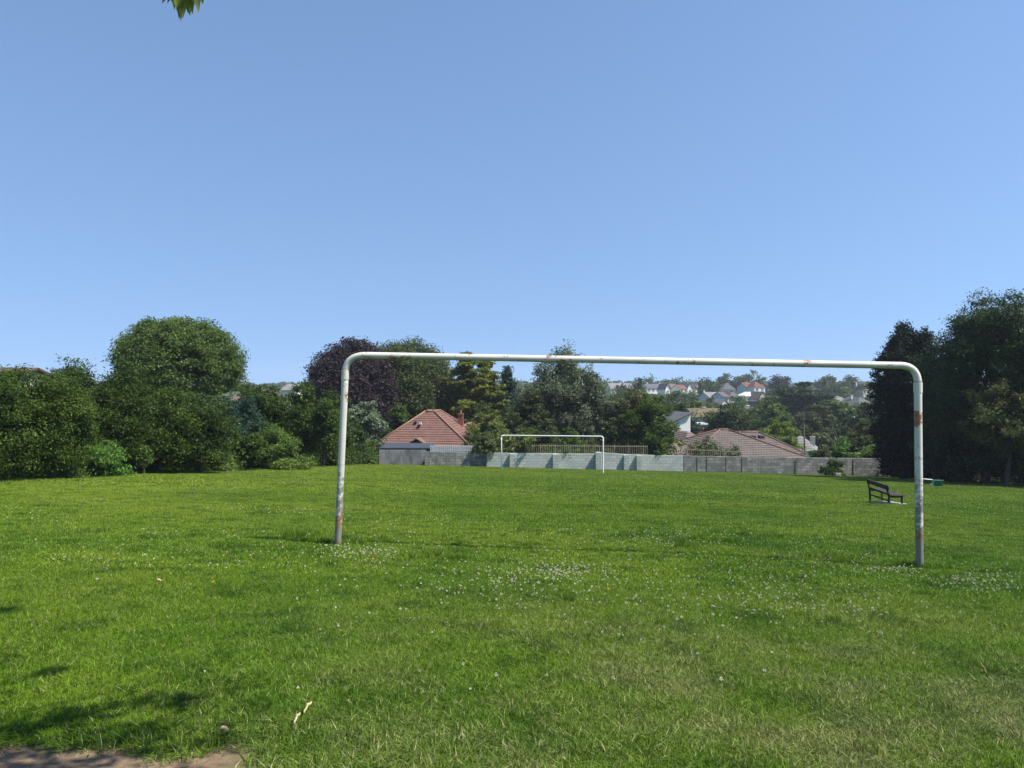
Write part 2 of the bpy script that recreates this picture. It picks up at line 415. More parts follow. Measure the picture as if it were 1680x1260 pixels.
CL = [(600, 912, 38, 6, 110), (575, 905, 50, 8, 40), (920, 941, 45, 7, 150), (870, 955, 80, 12, 100), (800, 965, 90, 16, 60), (1150, 889, 100, 7, 170), (1050, 880, 200, 10, 120),
      (1330, 918, 60, 8, 80), (1460, 938, 30, 4, 90), (1600, 958, 40, 7, 120), (1640, 968, 30, 6, 60), (1380, 1000, 50, 10, 50), (1250, 990, 80, 15, 60), (1200, 950, 300, 30, 400),
      (900, 900, 200, 20, 160), (1150, 1000, 200, 30, 90), (110, 917, 50, 6, 18), (210, 930, 60, 6, 14), (450, 840, 60, 5, 70), (60, 845, 60, 8, 25), (400, 930, 60, 8, 16), (750, 985, 160, 20, 50),
      (1600, 830, 70, 20, 110), (1400, 860, 120, 20, 90), (1300, 800, 150, 10, 60), (450, 900, 300, 20, 60), (1100, 1090, 400, 50, 40), (640, 850, 120, 10, 60), (380, 885, 60, 6, 20)]
r2 = np.random.default_rng(17); fx = []; fy = []
for (px, py, sx_, sy_, n) in CL:
    for _ in range(n):
        a = px + r2.normal(0, sx_); q = py + r2.normal(0, sy_)
        if q < 790: continue
        gx, gy = G(a, q)
        if 2.8 < gy < 50: fx.append(gx); fy.append(gy)
fx = np.array(fx); fy = np.array(fy); n = len(fx)
scatter("clover_flowers", np.stack([fx, fy, ter(fx, fy) - .006], -1), r2.integers(0, 3, n).astype(np.int32), r2.normal(0, .2, (n, 3)).astype(np.float32), r2.uniform(0, 6.28, n).astype(np.float32), (r2.uniform(.5, 1.3, n) * (1 + .02 * fy)).astype(np.float32), cs,
        dict(label="white clover flowers scattered in drifts through the grass", cat="flowers", kind="stuff"))
fx = []; fy = []
for (px, py, sx_, sy_, n) in [(440, 828, 60, 5, 16), (500, 895, 200, 20, 8), (190, 918, 60, 10, 5), (1050, 900, 300, 20, 10), (900, 970, 300, 30, 5), (1400, 880, 150, 20, 6)]:
    for _ in range(n):
        gx, gy = G(px + r2.normal(0, sx_), py + r2.normal(0, sy_)); fx.append(gx); fy.append(gy)
fx = np.array(fx); fy = np.array(fy); n = len(fx)
scatter("yellow_flowers", np.stack([fx, fy, ter(fx, fy) - .01], -1), r2.integers(0, 3, n).astype(np.int32), r2.normal(0, .2, (n, 3)).astype(np.float32), r2.uniform(0, 6.28, n).astype(np.float32), (r2.uniform(.7, 1.1, n) * (1 + .01 * fy)).astype(np.float32), ysr,
        dict(label="small yellow flowers dotted among the clover", cat="flowers", kind="stuff"))

# ------------------------------------------------------------------ trees
def crown(style, rx, ry, h, d, seed, dens=7.0, leaf=2.6, clump=None, nl=None, cap=110000, ragged=.2, long=1.7, up=.5, full=1.9, bough=.72):
    """leaf blades of a crown whose foot is at z=0; returns a mesh and the lobe centres for the limbs"""
    r = np.random.default_rng(seed)
    s = max(.045, leaf * d / F); sil = math.pi * rx * h / 4 * 2
    n = int(min(cap, dens * sil / (.36 * s * s)))
    cr = clump or max(.20, .085 * min(rx, h / 2), 4 * d / F)
    nc = max(40, int(n / 75)); lobes = []
    c0 = np.array([0, 0, h / 2])
    if style in ('round', 'dome', 'loose'):
        nl = nl or 15; L = []
        for i in range(nl):
            z = 1 - 2 * (i + .5) / nl; 
            if style == 'dome': z = 1 - 1.25 * (i + .5) / nl
            a = i * 2.399 + r.uniform(-.5, .5); q = math.sqrt(max(0, 1 - z * z)); k = r.uniform(.5, .66)
            L.append((q * math.cos(a) * rx * k, q * math.sin(a) * ry * k, (h / 2 if style != 'dome' else 0) + z * k * (h / 2 if style != 'dome' else h), r.uniform(.34, .47)))
        L = np.array(L); lobes = L[:, :3]
        k = r.integers(0, nl, nc * 3); v = r.normal(size=(nc * 3, 3)); v /= np.linalg.norm(v, axis=1)[:, None]
        rr = L[k, 3][:, None] * (1 + r.normal(0, ragged, (nc * 3, 1)) * .6); rr = np.clip(rr, .12, .66)
        hz = h / 2 if style != 'dome' else h * .75
        B = L[k, :3] + v * rr * np.array([rx, ry, hz])
        nbg = max(34, min(150, nc // 7)); mb_ = np.linalg.norm((B - np.array([0, 0, h / 2 if style != 'dome' else h * .15])) / np.array([rx, ry, hz]), axis=1)
        bi = np.argsort(-mb_ + r.uniform(0, .55, len(B)))[:nbg * 2]; bi = bi[r.permutation(len(bi))[:nbg]]
        j = r.integers(0, nbg, len(B)); amp = r.uniform(.06, .15, nbg)[j][:, None]
        inb = r.uniform(0, 1, len(B)) < bough
        C = np.where(inb[:, None], B[bi][j] + np.clip(r.normal(size=B.shape), -1.9, 1.9) * amp * np.array([rx, ry, hz * .75]), B)
        cc = np.array([0, 0, h / 2 if style != 'dome' else h * .15])
        out = (C - cc) / np.array([rx, ry, hz]); m = np.linalg.norm(out, axis=1)
        pr = np.clip((m - .35) * 2.2, .06, 1); sel = r.uniform(0, 1, len(C)) < pr
        C = C[sel][:nc]; out = out[sel][:nc]; C = C[C[:, 2] > -.02 * h]; out = out[:len(C)]
        if style == 'dome': C[:, 2] = np.maximum(C[:, 2], r.uniform(0, .1, len(C)) * h)
        C[:, 2] *= h * .95 / max(np.percentile(C[:, 2], 98.5), .1)
        C[:, 0] *= rx * .96 / np.percentile(np.abs(C[:, 0]), 96.5); C[:, 1] *= ry * .96 / np.percentile(np.abs(C[:, 1]), 96.5)
        flat = .55 if style != 'loose' else 1.2
    elif style == 'ball':   # one clean dome of many small boughs
        nb = 300; zz = np.linspace(1, -.62, nb) + r.normal(0, .01, nb); zz = np.clip(zz, -1, 1); aa = np.arange(nb) * 2.399 + r.normal(0, .12, nb)
        u = np.stack([np.cos(aa) * np.sqrt(1 - zz * zz), np.sin(aa) * np.sqrt(1 - zz * zz), zz], -1)
        rad = (r.uniform(.86, 1.0, nb) * (1 + .012 * np.sin(u[:, 0] * 9 + seed)))[:, None]
        j = r.integers(0, nb, nc); S3 = np.array([rx, ry, h / 2])
        C = c0 + u[j] * rad[j] * S3 + np.clip(r.normal(size=(nc, 3)), -1.8, 1.8) * S3 * .055; out = u[j]; flat = .6
        lobes = c0 + u[::12] * S3 * .8
    elif style == 'cone':
        t = r.uniform(0, 1, nc) ** 1.25; a = r.uniform(0, 6.283, nc)
        tier = .80 + .2 * np.abs(np.sin(t * 20 + 2 * np.sin(a * 2 + seed)))
        prof = np.clip((1 - t) * full, 0, 1) ** .8 * np.clip(.55 + t * 1.6, 0, 1)
        q = prof * tier * r.uniform(.55, 1.1, nc) ** .5
        C = np.stack([np.cos(a) * q * rx, np.sin(a) * q * ry, t * h * (1 + .04 * np.sin(a * 3 + seed))], -1)
        out = np.stack([np.cos(a), np.sin(a), .3 + 0 * a], -1); flat = .8
        lobes = np.array([[math.cos(i * 2.4) * rx * .6 * (1 - i / 12), math.sin(i * 2.4) * ry * .6 * (1 - i / 12), h * i / 12] for i in range(1, 11)])
    else:  # 'layer': boughs that reach out in flat plates
        nb = nl or 46; T = r.uniform(0, 1, nb) ** .85; A = np.arange(nb) * 2.399
        Lh = (np.clip((1 - T) * 2.6 + .06, .08, 1)) * np.clip(.6 + T * 1.2, 0, 1) * r.uniform(.65, 1.12, nb)
        k = r.integers(0, nb, nc); u = r.uniform(.12, 1, nc) ** .6; side = r.normal(0, .16, nc) * (1.15 - .6 * u)
        a = A[k] + side; q = Lh[k] * u
        C = np.stack([np.cos(a) * q * rx, np.sin(a) * q * ry, h * (T[k] * .95 + .09 * u * u * Lh[k]) + r.normal(0, .006 * h, nc)], -1)
        out = np.stack([np.cos(a) * .5, np.sin(a) * .5, .8 + 0 * a], -1); flat = .28
        lobes = np.stack([np.cos(A) * Lh * rx * .85, np.sin(A) * Lh * ry * .85, h * (T * .95 + .07 * Lh)], -1)[::2]
    nc = len(C); k = r.integers(0, nc, n)
    size_j = r.uniform(.55, 1.35, nc)
    P0 = C[k] + np.clip(r.normal(size=(n, 3)), -1.7, 1.7) * cr * size_j[k][:, None] * np.array([1, 1, flat])
    inner = r.uniform(0, 1, n) < .13
    mid = np.array([0, 0, h * .5])
    P0[inner] = mid + (P0[inner] - mid) * r.uniform(.45, .8, (inner.sum(), 1))
    P0[:, 2] = np.maximum(P0[:, 2], r.uniform(0, .03, n) * h)
    ou = out[k]; ou = ou / (np.linalg.norm(ou, axis=1)[:, None] + 1e-6)
    nrm = ou * .45 + np.array([0, 0, up]) + r.normal(size=(n, 3)) * .62; nrm /= np.linalg.norm(nrm, axis=1)[:, None]
    t = r.normal(size=(n, 3)) + ou * .7 - np.array([0, 0, .25]); t -= nrm * (t * nrm).sum(1)[:, None]; t /= np.linalg.norm(t, axis=1)[:, None]
    bt = np.cross(nrm, t); S = (s * r.uniform(.65, 1.35, n) * np.where(inner, 2.2, 1))[:, None]
    w = S * .36; l = S * long * .42
    V = np.stack([P0 - t * l, P0 + bt * w + t * l * .1, P0 + t * l, P0 - bt * w + t * l * .1], 1).reshape(-1, 3)
    i = np.arange(n) * 4
    return np_mesh("crown", V, np.stack([i, i + 1, i + 2, i + 3], -1)), lobes

SEED = [100]
def tree(name, label, cat, group, px, d, ytop, hw, style='round', m='hedge', foot=.12, bark=None, trunk=True, lean=0, ry=None, base=None, shape=None, **k):
    """a tree whose foot stands at depth d; ytop and hw give how high and wide it shows"""
    SEED[0] += 1; sd = SEED[0]
    x = (px - 840) / F * d; z0 = tz(x, d) if base is None else base
    ztop = EYE - (ytop - 630) / F * d; H = ztop - z0; rx = hw / F * d; ryy = ry or rx * .9
    e = empty(name, (x, d, z0), label=label, cat=cat, group=group)
    cb = H * foot; h = H - cb
    me, lob = crown(style, rx * .93, ryy, h * .985, d, sd, **k)
    o = link("crown" if trunk else "foliage", me, LM[m], e); o.location = (0, 0, cb)
    if trunk:
        r = random.Random(sd); mb = MB(); tr = max(.05, H * .022)
        top = (lean, 0, cb + h * (.55 if style in ('round', 'dome', 'loose') else .96))
        mid = (lean * .4 + r.uniform(-.03, .03) * H, r.uniform(-.02, .02) * H, H * .35)
        mb.tube([(0, 0, -.3), (0, 0, .15), mid, top], [tr * 1.5, tr, tr * .75, tr * .25], 7)
        L = sorted([tuple(p) for p in lob], key=lambda q: q[2])
        for p in L[:14]:
            p = Vector((p[0], p[1], p[2] + cb)); t = max(.12, min(.9, (p.z - .35 * (math.hypot(p.x, p.y))) / max(top[2], .1)))
            q = Vector((0, 0, 0)).lerp(Vector(mid), t / .5) if t < .5 else Vector(mid).lerp(Vector(top), (t - .5) / .5)
            mb.tube([q, (q + p) / 2 + Vector((0, 0, -.04 * H)), p], [tr * .45, tr * .3, tr * .1], 5)
        mb.build("trunk", bark or BARK, e, smooth=True)
    return e
def undergrowth(label, path, m, hh):
    r = np.random.default_rng(31); Vs = []
    for (a, b_) in zip(path[:-1], path[1:]):
        xa, ya = (a[0] - 840) / F * a[1], a[1]; xb, yb = (b_[0] - 840) / F * b_[1], b_[1]; n = int(math.hypot(xb - xa, yb - ya) * 900)
        t = r.uniform(0, 1, n); x = xa + (xb - xa) * t + r.normal(0, .35, n); y = ya + (yb - ya) * t + r.normal(0, .5, n)
        z = ter(x, y) + hh * r.uniform(0, 1, n) ** 1.2 * (1 + .35 * np.sin(x * 2.1 + y)); p = np.stack([x, y, z], -1)
        nr = r.normal(size=(n, 3)); nr /= np.linalg.norm(nr, axis=1)[:, None]; u = np.cross(nr, r.normal(size=(n, 3))); u /= np.linalg.norm(u, axis=1)[:, None]; w = np.cross(nr, u); s_ = .07
        Vs.append(np.stack([p - u * s_, p + w * s_ * .5, p + u * s_, p - w * s_ * .5], 1).reshape(-1, 3))
    V = np.concatenate(Vs); i = np.arange(len(V) // 4) * 4
    tag(link("undergrowth", np_mesh("undergrowth", V, np.stack([i, i + 1, i + 2, i + 3], -1)), LM[m]), label, "undergrowth", kind="stuff")
undergrowth("dense dark undergrowth closing the foot of the left hedge", [(-260, 22.5), (-40, 23.5), (80, 26), (200, 30.5), (330, 33.5), (420, 40), (540, 48), (610, 57)], 'hedge2', 1.25)
undergrowth("dense dark undergrowth under the trees at the right edge", [(1500, 55.5), (1560, 48.5), (1640, 44), (1760, 42), (1900, 39)], 'macro', 1.9)
HG = "small trees of the hedge along the left edge"
FH = "trees on the far hillside"
GT = "garden trees in the valley"
# --- the hedge down the left side of the field
tree("hedge_tree", "dense green hedge tree cut by the photo's left edge", "tree", HG, 12, 22, 602, 78, m='hedge', foot=0)
tree("hedge_tree", "hedge tree on a thin leaning trunk at the hedge's near end", "tree", HG, 88, 23.5, 615, 62, m='hedge', foot=.10)
tree("hedge_tree", "tall dark hedge tree with ragged top just right of the nearest ones", "tree", HG, 130, 27, 594, 55, m='hedge2', foot=.03, ragged=.35)
tree("hedge_tree", "dark hedge tree standing behind the bright fern clump", "tree", HG, 195, 28.5, 604, 60, m='hedge2', foot=.04, ragged=.3)
tree("hedge_tree", "hedge tree below the left flank of the big domed tree", "tree", HG, 262, 30, 634, 54, m='hedge', foot=.05)
tree("hedge_tree", "dark rounded hedge tree in front of the big domed tree's right half", "tree", HG, 328, 31.5, 645, 54, m='hedge2', foot=.06)
tree("hedge_tree", "blue-green hedge tree half hidden right of the domed tree", "tree", HG, 385, 38, 652, 40, m='blue', foot=.05, style='round')
tree("pointed_tree", "dark green tree with two pointed tips left of the copper beech", "tree", HG, 430, 42, 628, 42, m='hedge2', foot=.05, ragged=.3)
tree("hedge_tree", "lighter green hedge tree touching the copper beech's left side", "tree", HG, 488, 44, 626, 44, m='hedge', foot=.05)
tree("hedge_tree", "upright hedge tree behind the young tree near the left goalpost", "tree", HG, 540, 47, 640, 34, m='hedge2', foot=.05)
tree("young_tree", "young tree on a slim straight trunk just left of the near goal's left post", "tree", None, 531, 42.5, 652, 24, m='hedge', foot=.2)
tree("shrub", "wide yellow-green shrub spilling onto the grass left of the young tree", "shrub", "shrubs at the hedge foot", 452, 38.5, 704, 60, 'dome', 'light', trunk=False, foot=0)
tree("shrub", "dark low shrub with arching stems left of the wide yellow-green shrub", "shrub", "shrubs at the hedge foot", 405, 36, 712, 28, 'round', 'hedge', foot=.1)
tree("shrub", "small pale green shrub low in front of the dark hedge", "shrub", "shrubs at the hedge foot", 372, 34.5, 750, 26, 'dome', 'light', trunk=False, foot=0)
tree("fern_clump", "bright green clump of bracken at the foot of the hedge", "fern", None, 158, 26, 728, 38, 'dome', 'fern', trunk=False, foot=0, long=3.0)
tree("shrub", "pale shrub between the leaning trunk and the bracken", "shrub", "shrubs at the hedge foot", 112, 24.5, 752, 30, 'dome', 'light', trunk=False, foot=0)
tree("sapling", "slender sapling alone on the grass in front of the dark hedge", "sapling", None, 236, 28, 733, 7, 'round', 'light', foot=.3, clump=.1)
tree("domed_tree", "big domed pale green tree rising above the left hedge", "tree", None, 293, 52, 521, 104, 'ball', 'ash', dens=9, foot=.34)
tree("hedge_tree", "green tree filling the gap below the domed tree", "tree", HG, 330, 46, 650, 80, m='hedge', foot=.05)
# --- behind the end wall, left to right
tree("copper_beech", "large purple-leaved copper beech behind the near goal's left corner", "tree", None, 582, 76, 558, 84, 'ball', 'purple', foot=.12, ragged=.35, dens=8)
tree("beech_tree", "large grey-green tree with drooping sprays beside the copper beech", "tree", None, 664, 80, 560, 92, 'ball', 'olive', foot=.10, ragged=.3, dens=8)
tree("broad_tree", "dull green tree behind the red roof's ridge", "tree", None, 730, 86, 606, 46, 'round', 'olive', foot=.05, dens=8)
tree("whitebeam", "pale silvery whitebeam just right of the near goal's left post", "tree", None, 598, 59.5, 657, 33, 'round', 'white', foot=.1, dens=8)
tree("shrub", "dense bright green shrub below the silvery whitebeam", "shrub", None, 590, 56, 722, 38, 'dome', 'hedge', trunk=False, foot=0)
tree("shrub", "small leafy shrub at the left end of the dark wall", "shrub", None, 603, 54.5, 738, 14, 'dome', 'ash', trunk=False, foot=0)
tree("evergreen_shrub", "glossy evergreen between the whitebeam and the red roof", "tree", None, 650, 70, 662, 34, 'round', 'hedge', foot=.02)
tree("hedge_tree", "dark hedge tree behind the left goalpost", "tree", None, 560, 56, 690, 34, 'round', 'hedge2', foot=.02)
tree("golden_conifer", "tall golden-green conifer with twin tips behind the near crossbar", "tree", None, 766, 77, 568, 52, 'layer', 'gold', foot=.05, bark=BARK, nl=60, dens=6, ragged=.3)
tree("golden_conifer", "golden-green conifer leaning against its twin at the right", "tree", None, 796, 79, 574, 44, 'layer', 'gold', foot=.05, bark=BARK, nl=50, dens=6)
tree("blue_conifer", "dark blue-green pointed conifer between the golden one and the large willow", "tree", None, 832, 82, 606, 34, 'cone', 'blue', foot=.03)
tree("yellow_tree", "yellow-green tree just left of the far goal", "tree", None, 800, 66, 676, 38, 'round', 'yellow', foot=.05, ragged=.3)
tree("grey_green_tree", "dull grey-green tree to the right of the brick chimney", "tree", None, 778, 76, 656, 26, 'round', 'olive', foot=.03)
tree("overhanging_tree", "crooked dark-trunked small tree growing over the wall at the far goal's left", "tree", None, 792, 57.0, 712, 27, 'round', 'olive', foot=.35, lean=.3, ry=2.6, ragged=.3, base=-5.3)
tree("overhanging_tree", "slim small tree behind the far goal's left post", "tree", None, 851, 57.0, 704, 28, 'round', 'yellow', foot=.38, ry=2.6, ragged=.3, base=-5.3, dens=5)
tree("willow", "large grey-green willow with pale branches behind the far goal", "tree", None, 912, 73, 574, 66, 'loose', 'grey', foot=.05, nl=20, ragged=.3, bark=BARKP, dens=8)
tree("willow", "lower grey-green tree with pale twigs at the willow's right", "tree", None, 965, 71, 606, 48, 'loose', 'grey', foot=.04, nl=16, ragged=.3, bark=BARKP, dens=7)
tree("broad_tree", "green tree low at the willow's left foot", "tree", None, 872, 70, 640, 40, 'round', 'olive', foot=.02)
tree("shrub", "leafy shrub behind the railings left of the far goal's right post", "shrub", None, 925, 60, 704, 44, 'round', 'hedge', foot=.3, ry=3.8)
tree("shrub", "dark shrub behind the railings in the middle of the far goal", "shrub", None, 885, 63, 702, 45, 'round', 'dark', foot=.02)
tree("bushy_tree", "dark green bushy tree with brownish left side right of the far goal", "tree", None, 1068, 61.8, 648, 40, 'round', 'hedge', foot=.06, ry=4.4, dens=8)
tree("bushy_tree", "brownish-green tree between the willow and the dark bushy tree", "tree", None, 1032, 65, 642, 38, 'round', 'brown', foot=.02, dens=8)
tree("broad_tree", "green tree peeping over the brownish-green tree", "tree", None, 1050, 80, 640, 42, 'round', 'ash', foot=.02)
tree("shrub", "dark shrub filling the gap at the willow's right foot", "shrub", None, 1000, 63, 690, 30, 'round', 'olive', foot=.02)
tree("shrub", "sparse olive shrub growing through the railings before the tiled roof", "shrub", None, 1185, 59.5, 718, 28, 'loose', 'grey', foot=.05, dens=3.2)
tree("shrub", "thin brownish shrub left of the sparse olive one", "shrub", None, 1150, 60, 724, 20, 'loose', 'yellow', foot=.05, dens=2.2)
tree("shrub", "small dark shrub in front of the grey wall near the bench", "shrub", None, 1367, 55.2, 755, 18, 'dome', 'hedge2', trunk=False, foot=0)
# --- right side
tree("tall_conifer", "dark tall conifer at the near goal's right corner", "tree", None, 1482, 50, 536, 52, 'cone', 'macro', full=3.6, foot=.02, dens=10, ragged=.3, cap=150000, up=.3)
tree("tall_conifer", "second dark conifer between the tall one and the sycamore", "tree", None, 1518, 49, 545, 42, 'cone', 'macro', full=3.0, foot=.02, dens=8, cap=90000)
tree("sycamore", "very large dark sycamore filling the right edge of the photo", "tree", None, 1618, 43, 486, 92, 'round', 'syc', foot=.08, nl=26, dens=8, ragged=.2, cap=150000)
tree("sycamore", "second sycamore mostly cut off by the photo's right edge", "tree", None, 1735, 42, 476, 95, 'round', 'syc', foot=.05, nl=22, dens=6, cap=90000)
tree("sycamore", "lower dark tree under the large sycamore", "tree", None, 1562, 44, 620, 58, 'round', 'syc', foot=.01, dens=7)
tree("branchy_tree", "paler green tree leaning out below the sycamore at the right edge", "tree", None, 1652, 39.5, 634, 66, 'round', 'olive', foot=.30, dens=6, ragged=.3)
tree("shade_tree", "dark undergrowth tree at the right edge of the field", "tree", None, 1690, 41.5, 700, 75, 'round', 'syc', foot=.0, dens=6)
tree("shade_tree", "dark undergrowth tree behind the green toppled bin", "tree", None, 1590, 45.5, 705, 65, 'round', 'macro', foot=.0, dens=6)
tree("shade_tree", "big tree outside the photo beyond the right edge", "tree", None, 1850, 38, 500, 120, 'round', 'syc', foot=.05, dens=3)
tree("shade_tree", "dark tree closing the corner between wall and conifer", "tree", None, 1510, 54, 640, 50, 'cone', 'macro', foot=.0, dens=6)
# --- valley gardens
V_ = [
 ("bushy_tree", "dark rounded tree behind the tiled bungalow's ridge", 1190, 108, 662, 42, 'round', 'dark', 0.02),
 ("round_tree", "round mid-green tree right of the dark one behind the tiled bungalow", 1266, 118, 659, 38, 'round', 'ash', 0.02),
 ("round_bush", "vivid lime-green round bush above the bungalow's right slope", 1285, 92, 690, 27, 'dome', 'lime', 0),
 ("round_bush", "yellow-green shrub against the bungalow's second roof", 1286, 84, 714, 24, 'dome', 'light', 0),
 ("round_bush", "low yellow-green shrub just above the bungalow's second ridge", 1250, 88, 708, 30, 'dome', 'light', 0),
 ("cypress", "spreading dark cypress with a spiky tip in the valley", 1322, 178, 622, 44, 'layer', 'dark', 0.02),
 ("cypress", "dark flat-layered cypress left of the spiky one", 1288, 182, 629, 40, 'layer', 'dark', 0.02),
 ("cypress", "dark layered cypress right of the spiky one", 1352, 176, 640, 30, 'layer', 'dark', 0.02),
 ("plum_tree", "dull purple-brown tree beside the wooden pole", 1318, 135, 676, 22, 'round', 'purple', 0.05),
 ("broad_tree", "tall grey-green tree right of the wooden pole", 1352, 125, 662, 36, 'round', 'olive', 0.03),
 ("broad_tree", "bright-topped green tree left of the pale garden house", 1376, 132, 657, 24, 'round', 'ash', 0.03),
 ("broad_tree", "lower grey-green tree right behind the grey bungalow", 1335, 108, 700, 30, 'round', 'olive', 0.0),
 ("garden_tree", "dense olive tree against the tall conifer's left side", 1412, 76, 690, 32, 'round', 'olive', 0.02),
 ("pine_tree", "umbrella-shaped pine left of the tall conifer", 1424, 118, 661, 26, 'dome', 'dark', 0.45),
 ("round_bush", "glossy bright green bush above the grey wall", 1378, 66, 722, 24, 'dome', 'fern', 0),
 ("round_bush", "bright green bush right above the wall near the pole", 1330, 63, 738, 22, 'dome', 'fern', 0),
 ("round_bush", "yellowish bush at the foot of the tall conifer", 1425, 62, 732, 34, 'dome', 'light', 0),
 ("round_bush", "brownish bush above the wall between the two bright green ones", 1356, 62, 738, 18, 'dome', 'brown', 0),
 ("garden_tree", "dark green tree left of the mossy roofed house", 1098, 112, 660, 34, 'round', 'hedge2', 0.02),
 ("garden_tree", "yellow-grey tree above the mossy roofed house", 1134, 150, 657, 19, 'round', 'yellow', 0.02),
 ("garden_tree", "dark green hedge tree below the pale blue house", 1168, 165, 666, 30, 'round', 'hedge2', 0.0),
 ("garden_tree", "dark tree hanging beside the white gable wall", 1137, 104, 682, 13, 'round', 'blue', 0.0),
 ("garden_tree", "brown-green tree over the white gable's roof", 1112, 135, 664, 22, 'round', 'olive', 0.0),
 ("garden_tree", "green tree under the white conservatory", 1208, 200, 668, 22, 'round', 'hedge', 0.0),
 ("garden_tree", "green tree between the stone house and the white conservatory", 1212, 250, 650, 12, 'round', 'ash', 0.0),
 ("garden_tree", "green shrubbery below the flat garage roof", 1232, 150, 672, 26, 'round', 'hedge2', 0.0),
]
for (nm, lb, px, d, yt, hw, st, m, ft) in V_:
    tree(nm, lb, "bush" if 'bush' in nm and nm != 'bushy_tree' else "tree", GT, px, d, yt, hw, st, m, foot=ft, trunk=(ft > 0), leaf=2.9, dens=7)
H_ = [
 ("round dark tree standing alone on the skyline right of the willow", 1045, 240, 619, 12, 'hedge2', 'round'),
 ("domed dark tree on the skyline above the red and white roofs", 1112, 470, 621, 14, 'far', 'round'),
 ("tall thin dark tree poking over the far roofs", 1068, 460, 617, 3, 'hedge2', 'cone'),
 ("tiny pointed tree on the skyline left of the thin one", 1060, 480, 622, 3, 'hedge2', 'cone'),
 ("low row tree right of the skyline dome", 1130, 480, 625, 9, 'far', 'round'),
 ("pointed tree at the right end of the skyline row", 1143, 450, 623, 3, 'far', 'cone'),
 ("low tree left of the skyline dome", 1092, 460, 624, 8, 'far', 'round'),
 ("round dark green tree behind the pale blue house", 1168, 330, 622, 16, 'hedge2', 'round'),
 ("cone-shaped tree left of the round dark green one", 1152, 320, 626, 7, 'hedge2', 'cone'),
 ("high domed tree behind the small grey hip roof", 1187, 400, 613, 17, 'far', 'round'),
 ("tall broad tree behind the red roofed white house", 1232, 395, 611, 20, 'ash', 'round'),
 ("tree left of the tall broad one behind the red roof", 1216, 390, 618, 12, 'far', 'round'),
 ("dark copper-coloured dome right of the red roofed house", 1279, 330, 618, 22, 'purple', 'round'),
 ("domed green tree right of the cypresses on the skyline", 1355, 330, 617, 17, 'far', 'round'),
 ("green tree below the skyline right of the cypresses", 1376, 300, 630, 18, 'ash', 'round'),
 ("broad domed tree left of the last skyline house", 1397, 350, 618, 19, 'far', 'round'),
 ("tiny dark tree behind the last skyline house's ridge", 1423, 400, 627, 7, 'dark', 'round'),
 ("green tree in front of the last skyline house", 1430, 260, 646, 16, 'hedge2', 'round'),
 ("green tree below the small grey hip roof", 1196, 310, 644, 14, 'ash', 'round'),
 ("mid green tree left of the pale blue house", 1142, 280, 645, 20, 'hedge', 'round'),
 ("mid green tree below the red and white roofs", 1120, 290, 642, 16, 'hedge', 'round'),
 ("dark green tree before the white terrace roofs", 1098, 230, 643, 16, 'hedge2', 'round'),
 ("grey-green tree below the grey terrace roof", 1080, 210, 648, 22, 'olive', 'round'),
 ("green tree left of the lone round skyline tree", 1018, 220, 640, 20, 'hedge', 'round'),
 ("brown-green tree with pale twigs below the lone skyline tree", 1060, 190, 650, 22, 'brown', 'round'),
 ("small reddish tree before the leftmost white roofs", 1018, 300, 632, 7, 'purple', 'round'),
 ("dark tree beneath the umbrella of pale roofs at the right", 1400, 170, 664, 14, 'hedge2', 'round'),
 ("green tree between the white roof and the grey hip roof", 1392, 280, 648, 12, 'hedge', 'round'),
 ("deep green tree right of the red roofed white house", 1262, 260, 640, 14, 'dark', 'round'),
 ("light green tree on the slope under the stone house", 1200, 225, 668, 18, 'light', 'round'),
 ("green tree in the gap above the mossy roof", 1158, 220, 654, 16, 'hedge', 'round'),
]
for (lb, px, d, yt, hw, m, st) in H_:
    tree("distant_tree", lb, "tree", FH, px, d, yt, hw, st, m, foot=.03, leaf=2.6, dens=6)
# the far-off woodland that closes the horizon: one mass
def woodland(name, label, pts, m, d0):
    V = []; Q = []; r = np.random.default_rng(9); off = 0
    e = None; Vs = []; 
    for (x, y, hh, rr) in pts:
        n = 260; c = np.array([x, y, tz(x, y) + hh * .5]); v = r.normal(size=(n, 3)); v /= np.linalg.norm(v, axis=1)[:, None]
        p = c + v * np.array([rr, rr, hh * .5]) * r.uniform(.75, 1.08, (n, 1)); s = .0030 * y
        nrm = v + r.normal(size=(n, 3)) * .5; nrm /= np.linalg.norm(nrm, axis=1)[:, None]
        t = np.cross(nrm, r.normal(size=(n, 3))); t /= np.linalg.norm(t, axis=1)[:, None]; b_ = np.cross(nrm, t)
        Vs.append(np.stack([p - t * s, p + b_ * s * .7, p + t * s, p - b_ * s * .7], 1).reshape(-1, 3))
    V = np.concatenate(Vs); i = np.arange(len(V) // 4) * 4
    tag(link(name, np_mesh(name, V, np.stack([i, i + 1, i + 2, i + 3], -1)), LM[m]), label, "woodland", kind="stuff")
rw = random.Random(4); pts = []
for i in range(330):
    y = rw.uniform(520, 900); x = rw.uniform(-.85, .85) * y; pts.append((x, y, rw.uniform(2.5, 5.5), rw.uniform(5, 11)))
for i in range(260):
    y = rw.uniform(150, 480); x = rw.uniform(-.8, .85) * y
    if x / y > .14 and x / y < .52 and rw.random() < .35: continue
    pts.append((x, y, rw.uniform(2.0, 4.5), rw.uniform(3, 7)))
woodland("distant_woodland", "hazy belt of far-off trees and hedges closing the horizon", pts, 'far', 700)

